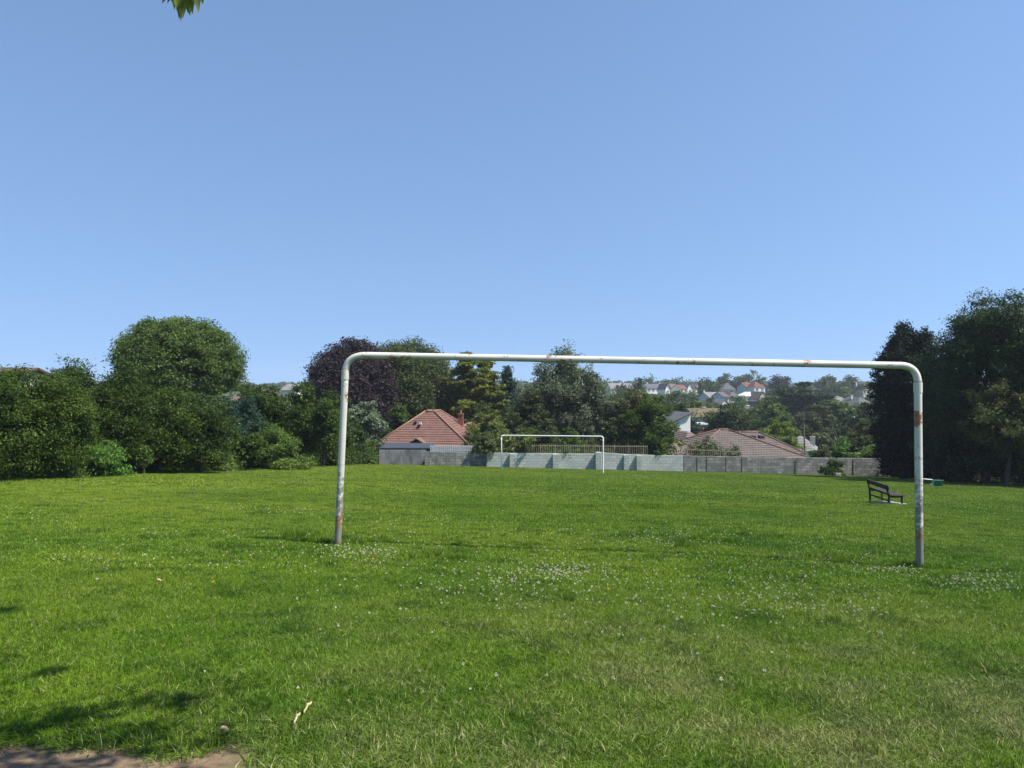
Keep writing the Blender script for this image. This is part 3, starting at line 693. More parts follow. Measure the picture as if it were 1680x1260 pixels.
# ------------------------------------------------------------------ buildings
def tilemat(name, c1, c2, mortar, sc=1.0, bw=.30, rh=.34):
    m, nt, b = newmat(name); uv = N(nt, "ShaderNodeTexCoord").outputs["UV"]
    br = N(nt, "ShaderNodeTexBrick"); br.offset = 0.5; br.inputs["Scale"].default_value = sc
    br.inputs["Brick Width"].default_value = bw; br.inputs["Row Height"].default_value = rh; br.inputs["Mortar Size"].default_value = .025
    br.inputs["Color1"].default_value = rgba(c1); br.inputs["Color2"].default_value = rgba(c2); br.inputs["Mortar"].default_value = rgba(mortar)
    nt.links.new(uv, br.inputs["Vector"])
    nz = noise(nt, .8, 5, objco(nt), .7, .35, .7)
    n = nt.nodes.new("ShaderNodeMix"); n.data_type = 'RGBA'; n.blend_type = 'MULTIPLY'; n.inputs[0].default_value = .45
    nt.links.new(br.outputs[0], n.inputs[6]); nt.links.new(ramp(nt, nz, [(0, .55), (1, 1.15)]), n.inputs[7])
    nt.links.new(n.outputs[2], b.inputs["Base Color"]); b.inputs["Roughness"].default_value = .85
    bump(nt, b, br.outputs["Fac"], -.6, .03)
    return m
T_RED = tilemat("tiles_red", (.20, .097, .070), (.15, .075, .056), (.12, .065, .05))
T_BRN = tilemat("tiles_brown", (.15, .115, .098), (.11, .085, .075), (.055, .042, .036))
T_STR = tilemat("tiles_weathered", (.21, .16, .135), (.16, .12, .10), (.10, .07, .06))
M_RIDGE = plain("ridge_tiles", (.25, .14, .095), .85, .12)
M_RIDGE2 = plain("ridge_tiles_orange", (.19, .11, .075), .85, .15)
M_SLATE = plain("slate_grey", (.10, .10, .105), .7, .15, 1.0)
M_SLATE2 = plain("slate_pale", (.19, .185, .18), .7, .12, 1.0)
M_ROOFR = plain("roof_red", (.17, .065, .045), .8, .12, 1.0)
M_ROOFB = plain("roof_brown", (.13, .095, .08), .8, .12, 1.0)
M_MOSS = plain("roof_mossy", (.13, .11, .05), .9, .2, .8, c2=(.11, .085, .055))
M_WHITE = plain("render_white", (.76, .74, .70), .8, .06, .7)
M_CREAM = plain("render_cream", (.60, .55, .46), .85, .08, .7)
M_PBLUE = plain("render_pale_blue", (.48, .55, .62), .85, .05, .7)
M_GREY = plain("render_grey", (.40, .40, .39), .85, .1, .9)
M_STONE = plain("stone_tan", (.32, .25, .18), .9, .25, 2.0)
M_BRICK = plain("brick_red", (.30, .12, .08), .9, .2, 3.0)
M_FLAT = plain("felt_roof_blue", (.045, .06, .08), .8, .12, 1.5)
M_DARKW = plain("dark_boarding", (.03, .03, .035), .7, .1)
M_FR = plain("white_upvc", (.75, .75, .75), .4, .03)
M_GLASS, nt, b = newmat("window_glass"); b.inputs["Base Color"].default_value = (.03, .04, .05, 1); b.inputs["Roughness"].default_value = .06
M_BLUEF = plain("blue_paint", (.10, .22, .42), .5, .05)

def roof_face(mb, a, b, c, d, rows, lift=.045):
    """a,b eave left/right; c,d top right/left"""
    a, b, c, d = map(Vector, (a, b, c, d)); n = (b - a).cross(d - a)
    if n.length < 1e-6: n = (b - a).cross(c - a)
    n.normalize(); E = (b - a).normalized()
    for i in range(rows):
        t0, t1 = i / rows, (i + 1) / rows
        L0, L1 = a.lerp(d, t0), a.lerp(d, t1); R0, R1 = b.lerp(c, t0), b.lerp(c, t1)
        P = [L0 + n * lift, R0 + n * lift, R1 + n * .004, L1 + n * .004]
        uv = [((p - a).dot(E), (p - a - E * (p - a).dot(E)).length) for p in P]
        mb.poly(P, uv); Q = [L0 - n * .0, R0 - n * .0, R0 + n * lift, L0 + n * lift]
        mb.poly(Q, [(0, 0), (.2, 0), (.2, .05), (0, .05)])

def hip(mb, w, dp, ze, h, rx_, ry_, rows=12, caps=None, ox=0, oy=0, over=.3):
    """hipped roof: plan w x dp, top flat/ridge rx_ by ry_"""
    X, Y = w / 2 + over, dp / 2 + over; x2, y2 = rx_ / 2, ry_ / 2; zt = ze + h
    e = [(ox - X, oy - Y, ze), (ox + X, oy - Y, ze), (ox + X, oy + Y, ze), (ox - X, oy + Y, ze)]
    t = [(ox - x2, oy - y2, zt), (ox + x2, oy - y2, zt), (ox + x2, oy + y2, zt), (ox - x2, oy + y2, zt)]
    for k in range(4): roof_face(mb, e[k], e[(k + 1) % 4], t[(k + 1) % 4], t[k], rows)
    mb.poly([(p[0], p[1], p[2] + .01) for p in t], [(0, 0)] * 4)
    mb.poly([e[3], e[2], e[1], e[0]], [(0, 0)] * 4)
    if caps is not None:
        for k in range(4):
            caps.tube([Vector(e[k]) + Vector((0, 0, .05)), Vector(t[k]) + Vector((0, 0, .07))], .09, 6)
            caps.tube([Vector(t[k]) + Vector((0, 0, .07)), Vector(t[(k + 1) % 4]) + Vector((0, 0, .07))], .09, 6)

def chimney(parent, x, y, z0, z1, m, w=.55):
    mb = MB(); mb.box((x, y, (z0 + z1) / 2), (w, w * .8, z1 - z0)); mb.box((x, y, z1 + .05), (w * 1.15, w * .95, .12))
    o = mb.build("chimney", m, parent)
    p = MB(); p.tube([(x, y, z1 + .1), (x, y, z1 + .42)], [.12, .10], 8); p.build("chimney_pot", M_RIDGE, o)
    return o

def window(parent, x, z, w, h, y, mf=None):
    """window on a wall facing -y at local (x, y, z)"""
    f = MB(); t = .07
    for (cx, cz, a, b_) in ((0, h / 2 - t / 2, w, t), (0, -h / 2 + t / 2, w, t), (-w / 2 + t / 2, 0, t, h - 2 * t), (w / 2 - t / 2, 0, t, h - 2 * t), (0, 0, t * .8, h - 2 * t)):
        f.box((x + cx, y - .03, z + cz), (a, .09, b_))
    f.box((x, y - .06, z - h / 2 - .04), (w + .12, .14, .06))
    o = f.build("window", mf or M_FR, parent)
    g = MB(); g.box((x, y - .008, z), (w - .06, .03, h - .06)); g.build("pane", M_GLASS, o)

def house(label, px, d, yeave, yridge, wpx, dp, rz=0, kind='gable', wall=M_WHITE, roof=M_SLATE, axis='x', wins=2, storeys=1, chim=(), name="house", ridge=.5, group="houses on the far hillside", mossy=None, wf=None, x_end=None):
    x = (px - 840) / F * d; z0 = tz(x, d); w = wpx / F * d
    ze = EYE - (yeave - 630) / F * d - z0; zr = EYE - (yridge - 630) / F * d - z0
    e = empty(name, (x, d + dp / 2, z0), R_(rz), label=label, cat="house", group=group)
    if d > 200: e.rotation_euler[2] += R_(16)
    mb = MB(); mb.box((0, 0, (ze - 1) / 2), (w, dp, ze + 1))
    if kind == 'gable':
        if axis == 'x': pr = [[(s * w / 2, -dp / 2, ze), (s * w / 2, dp / 2, ze), (s * w / 2, 0, zr - .08)] for s in (-1, 1)]
        else: pr = [[(-w / 2, s * dp / 2, ze), (w / 2, s * dp / 2, ze), (0, s * dp / 2, zr - .08)] for s in (-1, 1)]
        for t in pr: mb.poly(t)
    if kind == 'mono':
        mb.poly([(-w / 2, -dp / 2, ze), (w / 2, -dp / 2, ze), (w / 2, -dp / 2, zr - .05)])
        mb.poly([(w / 2, -dp / 2, ze), (w / 2, dp / 2, ze), (w / 2, dp / 2, zr - .05), (w / 2, -dp / 2, zr - .05)])
        mb.poly([(w / 2, dp / 2, ze), (-w / 2, dp / 2, ze), (w / 2, dp / 2, zr - .05)])
    mb.build("wall", wall, e)
    r = MB(); ov = .35
    if kind == 'hip':
        rl = w * ridge if w >= dp else 0.3; rd = 0.3 if w >= dp else dp * ridge
        hip(r, w, dp, ze, zr - ze, rl, rd, rows=6)
    elif kind == 'gable':
        th = .14
        if axis == 'x': A = [((-w / 2 - ov, s * (dp / 2 + ov), ze - .12), (w / 2 + ov, s * (dp / 2 + ov), ze - .12), (w / 2 + ov, 0, zr), (-w / 2 - ov, 0, zr)) for s in (-1, 1)]
        else: A = [((s * (w / 2 + ov), -dp / 2 - ov, ze - .12), (s * (w / 2 + ov), dp / 2 + ov, ze - .12), (0, dp / 2 + ov, zr), (0, -dp / 2 - ov, zr)) for s in (-1, 1)]
        for q in A:
            up = [(p[0], p[1], p[2] + th) for p in q]
            r.poly(up, [(0, 0), (w, 0), (w, 3), (0, 3)]); r.poly(q[::-1], [(0, 0)] * 4)
            for k in range(4): r.poly([q[k], q[(k + 1) % 4], up[(k + 1) % 4], up[k]], [(0, 0)] * 4)
    elif kind == 'mono':
        q = [(-w / 2 - ov, -dp / 2 - ov, ze), (w / 2 + .1, -dp / 2 - ov, zr), (w / 2 + .1, dp / 2 + ov, zr), (-w / 2 - ov, dp / 2 + ov, ze)]
        up = [(p[0], p[1], p[2] + .16) for p in q]; r.poly(up, [(0, 0)] * 4); r.poly(q[::-1], [(0, 0)] * 4)
        for k in range(4): r.poly([q[k], q[(k + 1) % 4], up[(k + 1) % 4], up[k]], [(0, 0)] * 4)
    else:
        r.box((0, 0, ze + .12), (w + .4, dp + .4, .24))
    ro = r.build("roof", roof, e)
    for (cx, top) in chim: chimney(ro, cx * w, 0, ze + .2, zr + top, M_CREAM if wall is not M_BRICK else M_BRICK, .6)
    if wins:
        rows = storeys
        for k in range(rows):
            zz = ze - 1.15 - k * 2.6
            if zz < .3: break
            for j in range(wins):
                window(e, (j + .5) / wins * w - w / 2, zz, min(1.3, w / wins * .6), 1.1, -dp / 2, wf)
    return e

# the near red-roofed bungalow behind the end wall
def red_bungalow():
    d = 64.0; x = (702 - 840) / F * d; z0 = tz(x, d + 4)
    e = empty("bungalow", (x, d + 4.2, z0), R_(-7), label="red tiled bungalow with a brick chimney behind the dark end wall", cat="house")
    ze = EYE - (731 - 630) / F * (d + .3) - z0; zt = EYE - (675.5 - 630) / F * (d + 3.4) - z0; w = 155 / F * d
    wl_ = MB(); wl_.box((0, 0, (ze - 1) / 2), (w - .1, 8.4, ze + 1)); wl_.build("wall", M_CREAM, e)
    r = MB(); c = MB(); hip(r, w - .2, 8.4, ze, zt - ze, .85, 2.6, 15, c)
    ro = r.build("roof", T_RED, e); c.build("ridge", M_RIDGE, ro, smooth=True)
    chimney(ro, 2.35, 1.6, ze + .4, ze + 2.55, M_BRICK, .5)
    r = MB(); c = MB(); hip(r, 3.2, 4.0, ze, 1.55, .2, 2.2, 8, c, ox=w / 2 - 1.3, oy=3.4)
    ro2 = r.build("roof", T_RED, e); c.build("ridge", M_RIDGE, ro2, smooth=True)
    # little porch gable, roof vents and a white vent pipe
    gx = -.30
    g = MB(); y0 = -5.0; zt2 = ze + .60
    g.poly([(gx - .75, y0, zt2 - .45), (gx + .75, y0, zt2 - .45), (gx, y0, zt2)]); g.build("porch_gable", M_DARKW, e)
    g = MB()
    for s in (-1, 1):
        q = [(gx + s * .85, y0 - .15, zt2 - .47), (gx, y0 - .15, zt2 + .05), (gx, y0 + 1.3, zt2 + .05), (gx + s * .85, y0 + 1.3, zt2 - .47)]
        up = [(p[0], p[1], p[2] + .09) for p in q]
        g.poly(up, [(0, 0), (1, 0), (1, 1), (0, 1)]); g.poly(q[::-1], [(0, 0)] * 4)
        for k in range(4): g.poly([q[k], q[(k + 1) % 4], up[(k + 1) % 4], up[k]], [(0, 0)] * 4)
    g.build("porch_roof", T_RED, e)
    for (ppx, ppy, m) in ((683, 695, M_DARKW), (692, 697, M_FR), (690.5, 701, M_DARKW)):
        p = e.matrix_world
        t = (731 - ppy) / (731 - 675.5); lx = (ppx - 702) / F * (d + 1); ly = -(8.4 / 2 + .3) * (1 - t) - 1.3 * t
        b_ = MB(); b_.box((lx, ly - .12, ze + (zt - ze) * t + .12), (.2, .25, .16)); b_.build("roof_vent", m, e)
    b_ = MB(); b_.tube([(-1.85, -4.7, ze - .2), (-1.85, -4.7, ze + .25)], .045, 8); b_.build("vent_pipe", M_FR, e)
red_bungalow()

def brown_bungalow():
    d = 72.0; px0 = 1203; x = (px0 - 840) / F * d; y = d + 3.5; z0 = tz(x, y)
    e = empty("bungalow", (x, y, z0), R_(10), label="brown tiled bungalow with orange hip tiles beyond the grey block wall", cat="house")
    zt = EYE - (706 - 630) / F * (d + 3) - z0; ze = EYE - (754 - 630) / F * (d - 2) - z0
    b_ = MB(); b_.box((0, 0, (ze - 1) / 2), (11.6, 9, ze + 1)); b_.build("wall", M_CREAM, e)
    r = MB(); c = MB(); hip(r, 12.6, 9.6, ze, zt - ze, .9, .5, 14, c)
    ro = r.build("roof", T_BRN, e); c.build("ridge", M_RIDGE2, ro, smooth=True)
    r = MB(); c = MB(); hip(r, 8.0, 7.5, ze, (zt - ze) * .80, 2.2, .4, 12, c, ox=4.6, oy=3.2)
    ro = r.build("roof", T_BRN, e); c.build("ridge", M_RIDGE2, ro, smooth=True)
    for k, ox in enumerate((3.9, 4.9)):
        m_ = MB(); m_.box((ox, 1.0, ze + (zt - ze) * .66), (.6, .5, .34)); m_.build("roof_vent", M_DARKW, ro, bevel=.05)
    r = MB(); c = MB(); hip(r, 5.2, 6.2, ze, (zt - ze) * .66, .4, 3.0, 10, c, ox=-5.6, oy=1.0)
    ro = r.build("roof", T_STR, e); c.build("ridge", M_RIDGE2, ro, smooth=True)
brown_bungalow()

VG = "houses in the valley"
house("white gable-ended house with a sloping grey roof above the brown bungalow", 1112, 98, 694, 679, 30, 7, 9, 'mono', M_WHITE, M_SLATE, wins=0, group=VG)
house("house with a mossy yellow roof and a blue-framed window", 1160, 122, 684, 672, 58, 6, 3, 'gable', M_CREAM, M_MOSS, wins=3, group=VG, wf=M_BLUEF, chim=((0.05, .25),))
house("low red brick outbuilding with a white fascia", 1150, 106, 697, 697, 18, 3, 0, 'flat', M_BRICK, M_FR, wins=0, group=VG, name="outbuilding")
house("small brown hipped roof left of the big brown bungalow", 1131, 80, 726, 710, 32, 6, 12, 'hip', M_WHITE, T_STR, wins=1, group=VG)
house("grey hip-roofed bungalow with a chimney behind the wooden pole", 1330, 96, 740, 719, 46, 7, -24, 'hip', M_WHITE, M_SLATE2, ridge=.2, wins=1, group=VG, chim=((.42, -.1),))
house("pale house glimpsed between the pine and the tall conifer", 1404, 150, 694, 686, 30, 8, 20, 'gable', M_CREAM, M_SLATE2, wins=2, group=VG)
house("dark slate roofed house with a white gable board", 1396, 185, 674, 664, 24, 8, -30, 'gable', M_BRICK, M_SLATE, wins=2, group=VG)
house("wide white-roofed bungalow right of the cypresses", 1378, 228, 659, 650, 36, 9, -12, 'hip', M_WHITE, M_SLATE2, wins=3, group=VG)
house("grey hip-roofed house with a stub chimney above the pine", 1412, 222, 664, 652, 36, 9, 8, 'hip', M_GREY, M_SLATE, wins=3, group=VG, chim=((-.15, .5),))
house("last skyline house with a brown hip roof and a pale chimney", 1421, 345, 640, 630, 26, 9, 5, 'hip', M_CREAM, M_ROOFB, wins=3, storeys=2, chim=((-.45, 1.0),))
house("long pale blue house with a slate roof", 1173, 268, 653, 644, 29, 9, 0, 'gable', M_PBLUE, M_SLATE2, wins=3, storeys=2, chim=((-.49, .7),))
house("tall tan stone house with a hipped slate roof", 1201, 264, 652, 643, 21, 9, 0, 'hip', M_STONE, M_SLATE, wins=2, storeys=2)
house("pale blue link wing left of the stone house", 1187, 261, 651, 644, 9, 8, 0, 'gable', M_PBLUE, M_ROOFB, wins=1, storeys=2)
house("small dark slate roofed house below the pale blue one", 1180, 235, 664, 656, 24, 6, 25, 'gable', M_CREAM, M_SLATE, axis='y', wins=1)
house("small grey hip-roofed house below the high domed tree", 1196, 360, 639, 628, 23, 9, -20, 'hip', M_CREAM, M_SLATE, wins=2, storeys=2, ridge=.4)
house("tall white house with a red pyramid roof", 1243, 312, 635, 626, 20, 7, 0, 'hip', M_WHITE, M_ROOFR, wins=2, storeys=2, ridge=.05)
house("white wing with a red gable roof and white chimney left of the red pyramid roof", 1227, 316, 635, 628, 14, 7, 0, 'gable', M_PBLUE, M_ROOFR, wins=1, storeys=2, chim=((.1, .3),))
house("white-roofed conservatory house before the red roofed one", 1231, 292, 650, 643, 24, 7, 0, 'hip', M_WHITE, M_WHITE, wins=3, storeys=1, ridge=.4)
house("brown-roofed house beside the dark cypress", 1248, 286, 655, 643, 18, 8, 0, 'gable', M_CREAM, M_ROOFB, axis='y', wins=1)
house("flat-roofed dark garage below the brown-roofed house", 1237, 262, 659, 659, 19, 6, 0, 'flat', M_DARKW, M_SLATE, wins=0, name="garage")
house("flat white-roofed garage right of the stone house", 1218, 250, 666, 666, 17, 6, 0, 'flat', M_CREAM, M_WHITE, wins=0, name="garage")
house("grey terrace roof with white fascia right of the lone skyline tree", 1075, 400, 637, 630, 38, 10, 0, 'gable', M_WHITE, M_SLATE, wins=5, chim=((-.3, .9), (.3, .9)))
house("white-gabled house at the right end of the grey terrace", 1092, 385, 639, 630, 9, 9, 0, 'gable', M_WHITE, M_ROOFB, axis='y', wins=1)
house("white terrace leftmost on the skyline beside the willow", 1011, 420, 638, 629, 26, 9, 0, 'gable', M_CREAM, M_SLATE2, wins=4, chim=((-.2, .9), (.35, .9)))
house("pale terrace just left of the lone round skyline tree", 1030, 410, 638, 629, 14, 9, 0, 'gable', M_CREAM, M_SLATE2, wins=2)
house("red-roofed cottage in the middle of the skyline houses", 1117, 400, 638, 632, 14, 8, 8, 'gable', M_WHITE, M_ROOFR, wins=2)
house("tiny white cottage left of the brown skyline roof", 1129, 410, 638, 629, 9, 8, 0, 'gable', M_WHITE, M_SLATE2, axis='y', wins=1, chim=((.3, .6),))
house("brown-roofed skyline house left of the cone-shaped tree", 1143, 420, 639, 629, 22, 9, 15, 'hip', M_CREAM, M_ROOFB, wins=2)
house("pink-roofed cottage left of the red one", 1104, 430, 636, 630, 12, 8, 0, 'gable', M_WHITE, M_ROOFB, wins=1)
house("pale house low between the cypresses", 1326, 230, 650, 641, 12, 7, 0, 'gable', M_GREY, M_SLATE2, wins=1, group=VG)
house("brown roofed house at the photo's left edge above the hedge", -42, 46, 622, 604, 50, 8, 10, 'gable', M_CREAM, M_ROOFB, wins=0, group=None)
house("grey roofed house hidden behind the hedge right of the domed tree", 402, 78, 658, 641, 26, 8, -20, 'gable', M_CREAM, M_ROOFB, wins=1, group=None)
house("white house peeping between hedge and copper beech", 472, 120, 640, 631, 18, 8, 0, 'gable', M_WHITE, M_SLATE2, wins=1, group=None)

# utility pole
p = W(1322, 737, 90); zb = tz(p.x, 90)
e = empty("utility_pole", (p.x, 90, zb), label="weathered wooden utility pole among the valley trees", cat="pole")
mb = MB(); mb.tube([(0, 0, -.5), (-.28, 0, EYE - (684 - 630) / F * 90 - zb)], [.13, .09], 8); mb.build("pole", plain("wood_pole", (.22, .18, .13), .9, .2), e)
mb = MB(); mb.box((-.26, -.12, EYE - (688 - 630) / F * 90 - zb), (.9, .1, .1)); mb.build("crossarm", BARK, e)

# ------------------------------------------------------------------ end walls
def blockmat(name, c1, c2, mortar, stain, st=.6):
    m, nt, b = newmat(name); co = objco(nt)
    mp = N(nt, "ShaderNodeMapping"); mp.inputs["Rotation"].default_value = (R_(90), 0, 0); nt.links.new(co, mp.inputs[0])
    br = N(nt, "ShaderNodeTexBrick"); br.inputs["Scale"].default_value = 1.0
    br.inputs["Brick Width"].default_value = .44; br.inputs["Row Height"].default_value = .215; br.inputs["Mortar Size"].default_value = .012
    br.inputs["Color1"].default_value = rgba(c1); br.inputs["Color2"].default_value = rgba(c2); br.inputs["Mortar"].default_value = rgba(mortar)
    br.inputs["Bias"].default_value = -.1
    nt.links.new(mp.outputs[0], br.inputs["Vector"])
    mp2 = N(nt, "ShaderNodeMapping"); mp2.inputs["Scale"].default_value = (1.6, 1, .5); nt.links.new(co, mp2.inputs[0])
    s = noise(nt, 1.3, 6, mp2.outputs[0], .7, .40, .66)
    c = mixc(nt, math_(nt, 'MULTIPLY', s, st), br.outputs[0], stain)
    sp = noise(nt, 9, 4, co, .7, .62, .74); c = mixc(nt, math_(nt, 'MULTIPLY', sp, .5), c, (.42, .42, .38))
    nt.links.new(c, b.inputs["Base Color"]); b.inputs["Roughness"].default_value = .92
    bump(nt, b, math_(nt, 'SUBTRACT', noise(nt, 20, 4, co), br.outputs["Fac"]), .5, .02)
    return m
M_BLK_PALE = blockmat("blockwork_pale", (.50, .52, .46), (.34, .37, .34), (.20, .22, .20), (.34, .39, .35), .6)
M_BLK_GREY = blockmat("blockwork_grey", (.33, .32, .29), (.15, .15, .14), (.09, .09, .085), (.11, .115, .10), .8)
M_BLK_DARK = blockmat("render_dark", (.25, .25, .24), (.22, .22, .21), (.20, .20, .19), (.07, .072, .066), .95)
M_CONC = plain("concrete", (.36, .35, .31), .9, .2, 4)

YW = [(620, 55.0), (797, 55.6), (1122, 56.2), (1520, 57.2), (1720, 57.2)]
def wy(px): return float(np.interp(px, [a for a, _ in YW], [b for _, b in YW]))
def wall_run(e, segs, m, name="panel"):
    """segs: (px0, px1, ytop0, ytop1, setback)"""
    for (a, b_, t0, t1, sb) in segs:
        ya, yb = wy(a) + sb, wy(b_) + sb; xa, xb = (a - 840) / F * ya, (b_ - 840) / F * yb
        za, zb = EYE - (t0 - 630) / F * ya, EYE - (t1 - 630) / F * yb; th = .2
        ga, gb = tz(xa, ya) - .4, tz(xb, yb) - .4; mb = MB()
        f = [(xa, ya, ga), (xb, yb, gb), (xb, yb, zb), (xa, ya, za)]; k = [(p[0], p[1] + th, p[2]) for p in f]
        mb.poly(f); mb.poly(k[::-1])
        for i in range(4): mb.poly([f[(i + 1) % 4], f[i], k[i], k[(i + 1) % 4]])
        mb.build(name, m, e)
def pilaster(e, px, ytop, w, dep, m):
    y = wy(px); x = (px - 840) / F * y; z1 = EYE - (ytop - 630) / F * y; z0 = tz(x, y) - .4
    mb = MB(); mb.box((x, y - dep / 2 - .003, (z0 + z1) / 2), (w, dep, z1 - z0)); mb.build("pilaster", m, e)
e = empty("end_wall", (0, 0, 0), label="dark stained rendered wall under the flat blue-grey shed roof", cat="wall")
wall_run(e, [(622, 699, 738.5, 738.5, 0)], M_BLK_DARK)
e = empty("end_wall", (0, 0, 0), label="dark block wall topped by a white picket fence", cat="wall")
wall_run(e, [(699.5, 782, 741, 743, .12), (782.5, 798, 744.5, 745, .14)], M_BLK_GREY)
wall_run(e, [(697, 706, 752, 752, -.25)], M_BLK_GREY, "pier")
e = empty("end_wall", (0, 0, 0), label="pale blockwork wall with shallow piers behind the far goal", cat="wall")
wall_run(e, [(798.5, 845, 743, 743.5, 0), (845.5, 908, 743.5, 744, -.10), (908.5, 978, 744, 745, 0.05), (978.5, 1031, 741.5, 746, -.12), (1031.5, 1121.5, 746, 748, .02)], M_BLK_PALE)
for (px, yt, w) in ((841, 744, .45), (912, 744.5, .5), (981, 742, .4), (1027, 746, .4), (1048, 746.5, .4)): pilaster(e, px, yt, w, .32, M_BLK_PALE)
e = empty("end_wall", (0, 0, 0), label="long grey block wall running from the pale wall into the conifer's shade", cat="wall")
wall_run(e, [(1122, 1240, 748, 750, 0), (1240.3, 1400, 750, 752, .05), (1400.3, 1720, 752, 756, 0)], M_BLK_GREY)
for px in (1144, 1160, 1192, 1218, 1308): pilaster(e, px, 750 + (px - 1190) * .012, .07, .03, M_BLK_GREY)

# shed with the flat roof behind the dark wall
d = 57.0; x0, x1 = (624 - 840) / F * d, (706 - 840) / F * d
e = empty("garden_shed", ((x0 + x1) / 2, d + 1.2, tz(-9, 60)), label="flat blue-grey felt shed roof showing above the dark wall", cat="shed")
zt = EYE - (738.5 - 630) / F * 55 - tz(-9, 60)
mb = MB(); mb.box((0, .2, zt / 2 - .2), (x1 - x0 - .3, 2.2, zt + .2)); mb.build("wall", M_DARKW, e)
mb = MB(); w = (x1 - x0) / 2
q = [(-w - .1, -2.0, zt - .02), (w + .05, -2.0, zt - .02), (w + .05, 1.3, zt + .10), (-w + .2, 1.3, zt + .10)]; up = [(a, b_, c + .08) for a, b_, c in q]
mb.poly(up); mb.poly(q[::-1])
for k in range(4): mb.poly([q[k], q[(k + 1) % 4], up[(k + 1) % 4], up[k]])
mb.build("roof", M_FLAT, e)

# white picket fence behind the dark block wall
d = 56.3; e = empty("picket_fence", (0, 0, 0), label="white picket fence on top of the dark block wall", cat="fence")
mb = MB(); xa = (707 - 840) / F * d; xb = (774 - 840) / F * d; z0 = EYE - (741 - 630) / F * d; z1 = EYE - (730.5 - 630) / F * d; n = 22
for i in range(n):
    x = xa + (xb - xa) * i / (n - 1); mb.box((x, d, (z0 + z1) / 2), (.085, .025, z1 - z0 + random.Random(i).uniform(-.03, .03)))
mb.build("pickets", plain("weathered_white_wood", (.72, .72, .68), .8, .12, 4), e)
mb = MB(); mb.box(((xa + xb) / 2, d + .03, z0 + .12), (xb - xa, .03, .07)); mb.box(((xa + xb) / 2, d + .03, z1 - .12), (xb - xa, .03, .07)); mb.build("rail", M_CREAM, e)
mb = MB()
for i in range(5):
    x = xb + .15 + i * .17; mb.tube([(x, d, z0 - .3), (x, d, z1)], .015, 5)
mb.bar((xb, d, z1 - .05), (xb + 1.0, d, z1 - .08), .03); mb.build("railing", M_GREY, e)

M_RAIL = plain("railing_paint", (.40, .36, .24), .7, .2, 5)
def railings(label, a, b_, yt0, yt1, yb0, yb1, step, dd):
    e = empty("railings", (0, 0, 0), label=label, cat="railing"); mb = MB(); r = random.Random(a)
    ya, yb = wy(a) + dd, wy(b_) + dd; xa, xb = (a - 840) / F * ya, (b_ - 840) / F * yb; n = int((xb - xa) / step)
    for i in range(n + 1):
        t = i / n; x = xa + (xb - xa) * t; y = ya + (yb - ya) * t
        zt = EYE - (yt0 + (yt1 - yt0) * t - 630) / F * y; zb = EYE - (yb0 + (yb1 - yb0) * t - 630) / F * y - .1
        mb.tube([(x, y, zb), (x + r.uniform(-.015, .015), y, zt + r.uniform(-.03, .03))], .014 if i % 8 else .028, 5)
    mb.build("bars", M_RAIL, e)
    mb = MB(); zr0 = EYE - (yt0 + 2.5 - 630) / F * ya; zr1 = EYE - (yt1 + 2.5 - 630) / F * yb
    mb.bar((xa, ya, zr0), (xb, yb, zr1), .04); mb.bar((xa, ya, zr0 - .62), (xb, yb, zr1 - .62), .04); mb.build("rail", M_RAIL, e)
railings("thin upright railings above the pale wall behind the far goal", 862, 1062, 728.5, 730, 744, 746, .145, .35)
railings("short weathered railings before the brown bungalow's roof", 1128, 1216, 735, 739, 750, 751, .16, .5)

# ------------------------------------------------------------------ the goals
def goalmat(name, amount, z_wear):
    m, nt, b = newmat(name); co = objco(nt)
    s = N(nt, "ShaderNodeSeparateXYZ"); nt.links.new(co, s.inputs[0])
    n1 = noise(nt, 7, 8, co, .72); n2 = noise(nt, 26, 5, co, .7); n3 = noise(nt, 2.6, 6, co, .75)
    paint = mixc(nt, noise(nt, 1.4, 3, co, .5, .35, .7), (.62, .60, .51), (.48, .47, .39))
    # chipped, grimy paint grows towards the ground
    low = math_(nt, 'MULTIPLY_ADD', s.outputs[2], -.15 if amount else 0.0); low.node.inputs[2].default_value = z_wear
    chip = ramp(nt, math_(nt, 'ADD', math_(nt, 'ADD', math_(nt, 'MULTIPLY', n1, .6), math_(nt, 'MULTIPLY', n2, .4)), low), [(.565, 0.0), (.605, 1.0)])
    grime = mixc(nt, n2, (.14, .13, .105), (.26, .25, .22))
    c = mixc(nt, chip, paint, grime)
    rust = ramp(nt, math_(nt, 'MULTIPLY_ADD', n2, .35), [(.745, 0.0), (.785, 1.0)])
    rust.node.inputs[0].links[0].from_node.inputs[2].default_value = 0
    nt.links.new(n3, rust.node.inputs[0].links[0].from_node.inputs[2])
    c = mixc(nt, math_(nt, 'MULTIPLY', rust, amount), c, (.27, .105, .035))
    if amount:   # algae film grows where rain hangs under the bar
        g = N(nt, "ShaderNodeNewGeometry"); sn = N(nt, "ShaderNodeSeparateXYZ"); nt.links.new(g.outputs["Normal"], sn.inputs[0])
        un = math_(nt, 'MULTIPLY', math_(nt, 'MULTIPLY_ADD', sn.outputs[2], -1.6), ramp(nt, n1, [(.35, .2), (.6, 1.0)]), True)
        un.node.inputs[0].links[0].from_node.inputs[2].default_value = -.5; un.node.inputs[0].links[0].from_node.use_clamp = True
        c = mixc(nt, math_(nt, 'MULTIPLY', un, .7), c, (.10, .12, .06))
    nt.links.new(c, b.inputs["Base Color"]); b.inputs["Roughness"].default_value = .45
    bump(nt, b, chip, .35, .004)
    return m
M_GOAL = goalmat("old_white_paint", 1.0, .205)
M_GOAL2 = plain("white_paint", (.80, .80, .78), .5, .04, 5)
M_RUST = plain("rusty_joint", (.40, .26, .16), .8, .3, 20, c2=(.55, .52, .46))

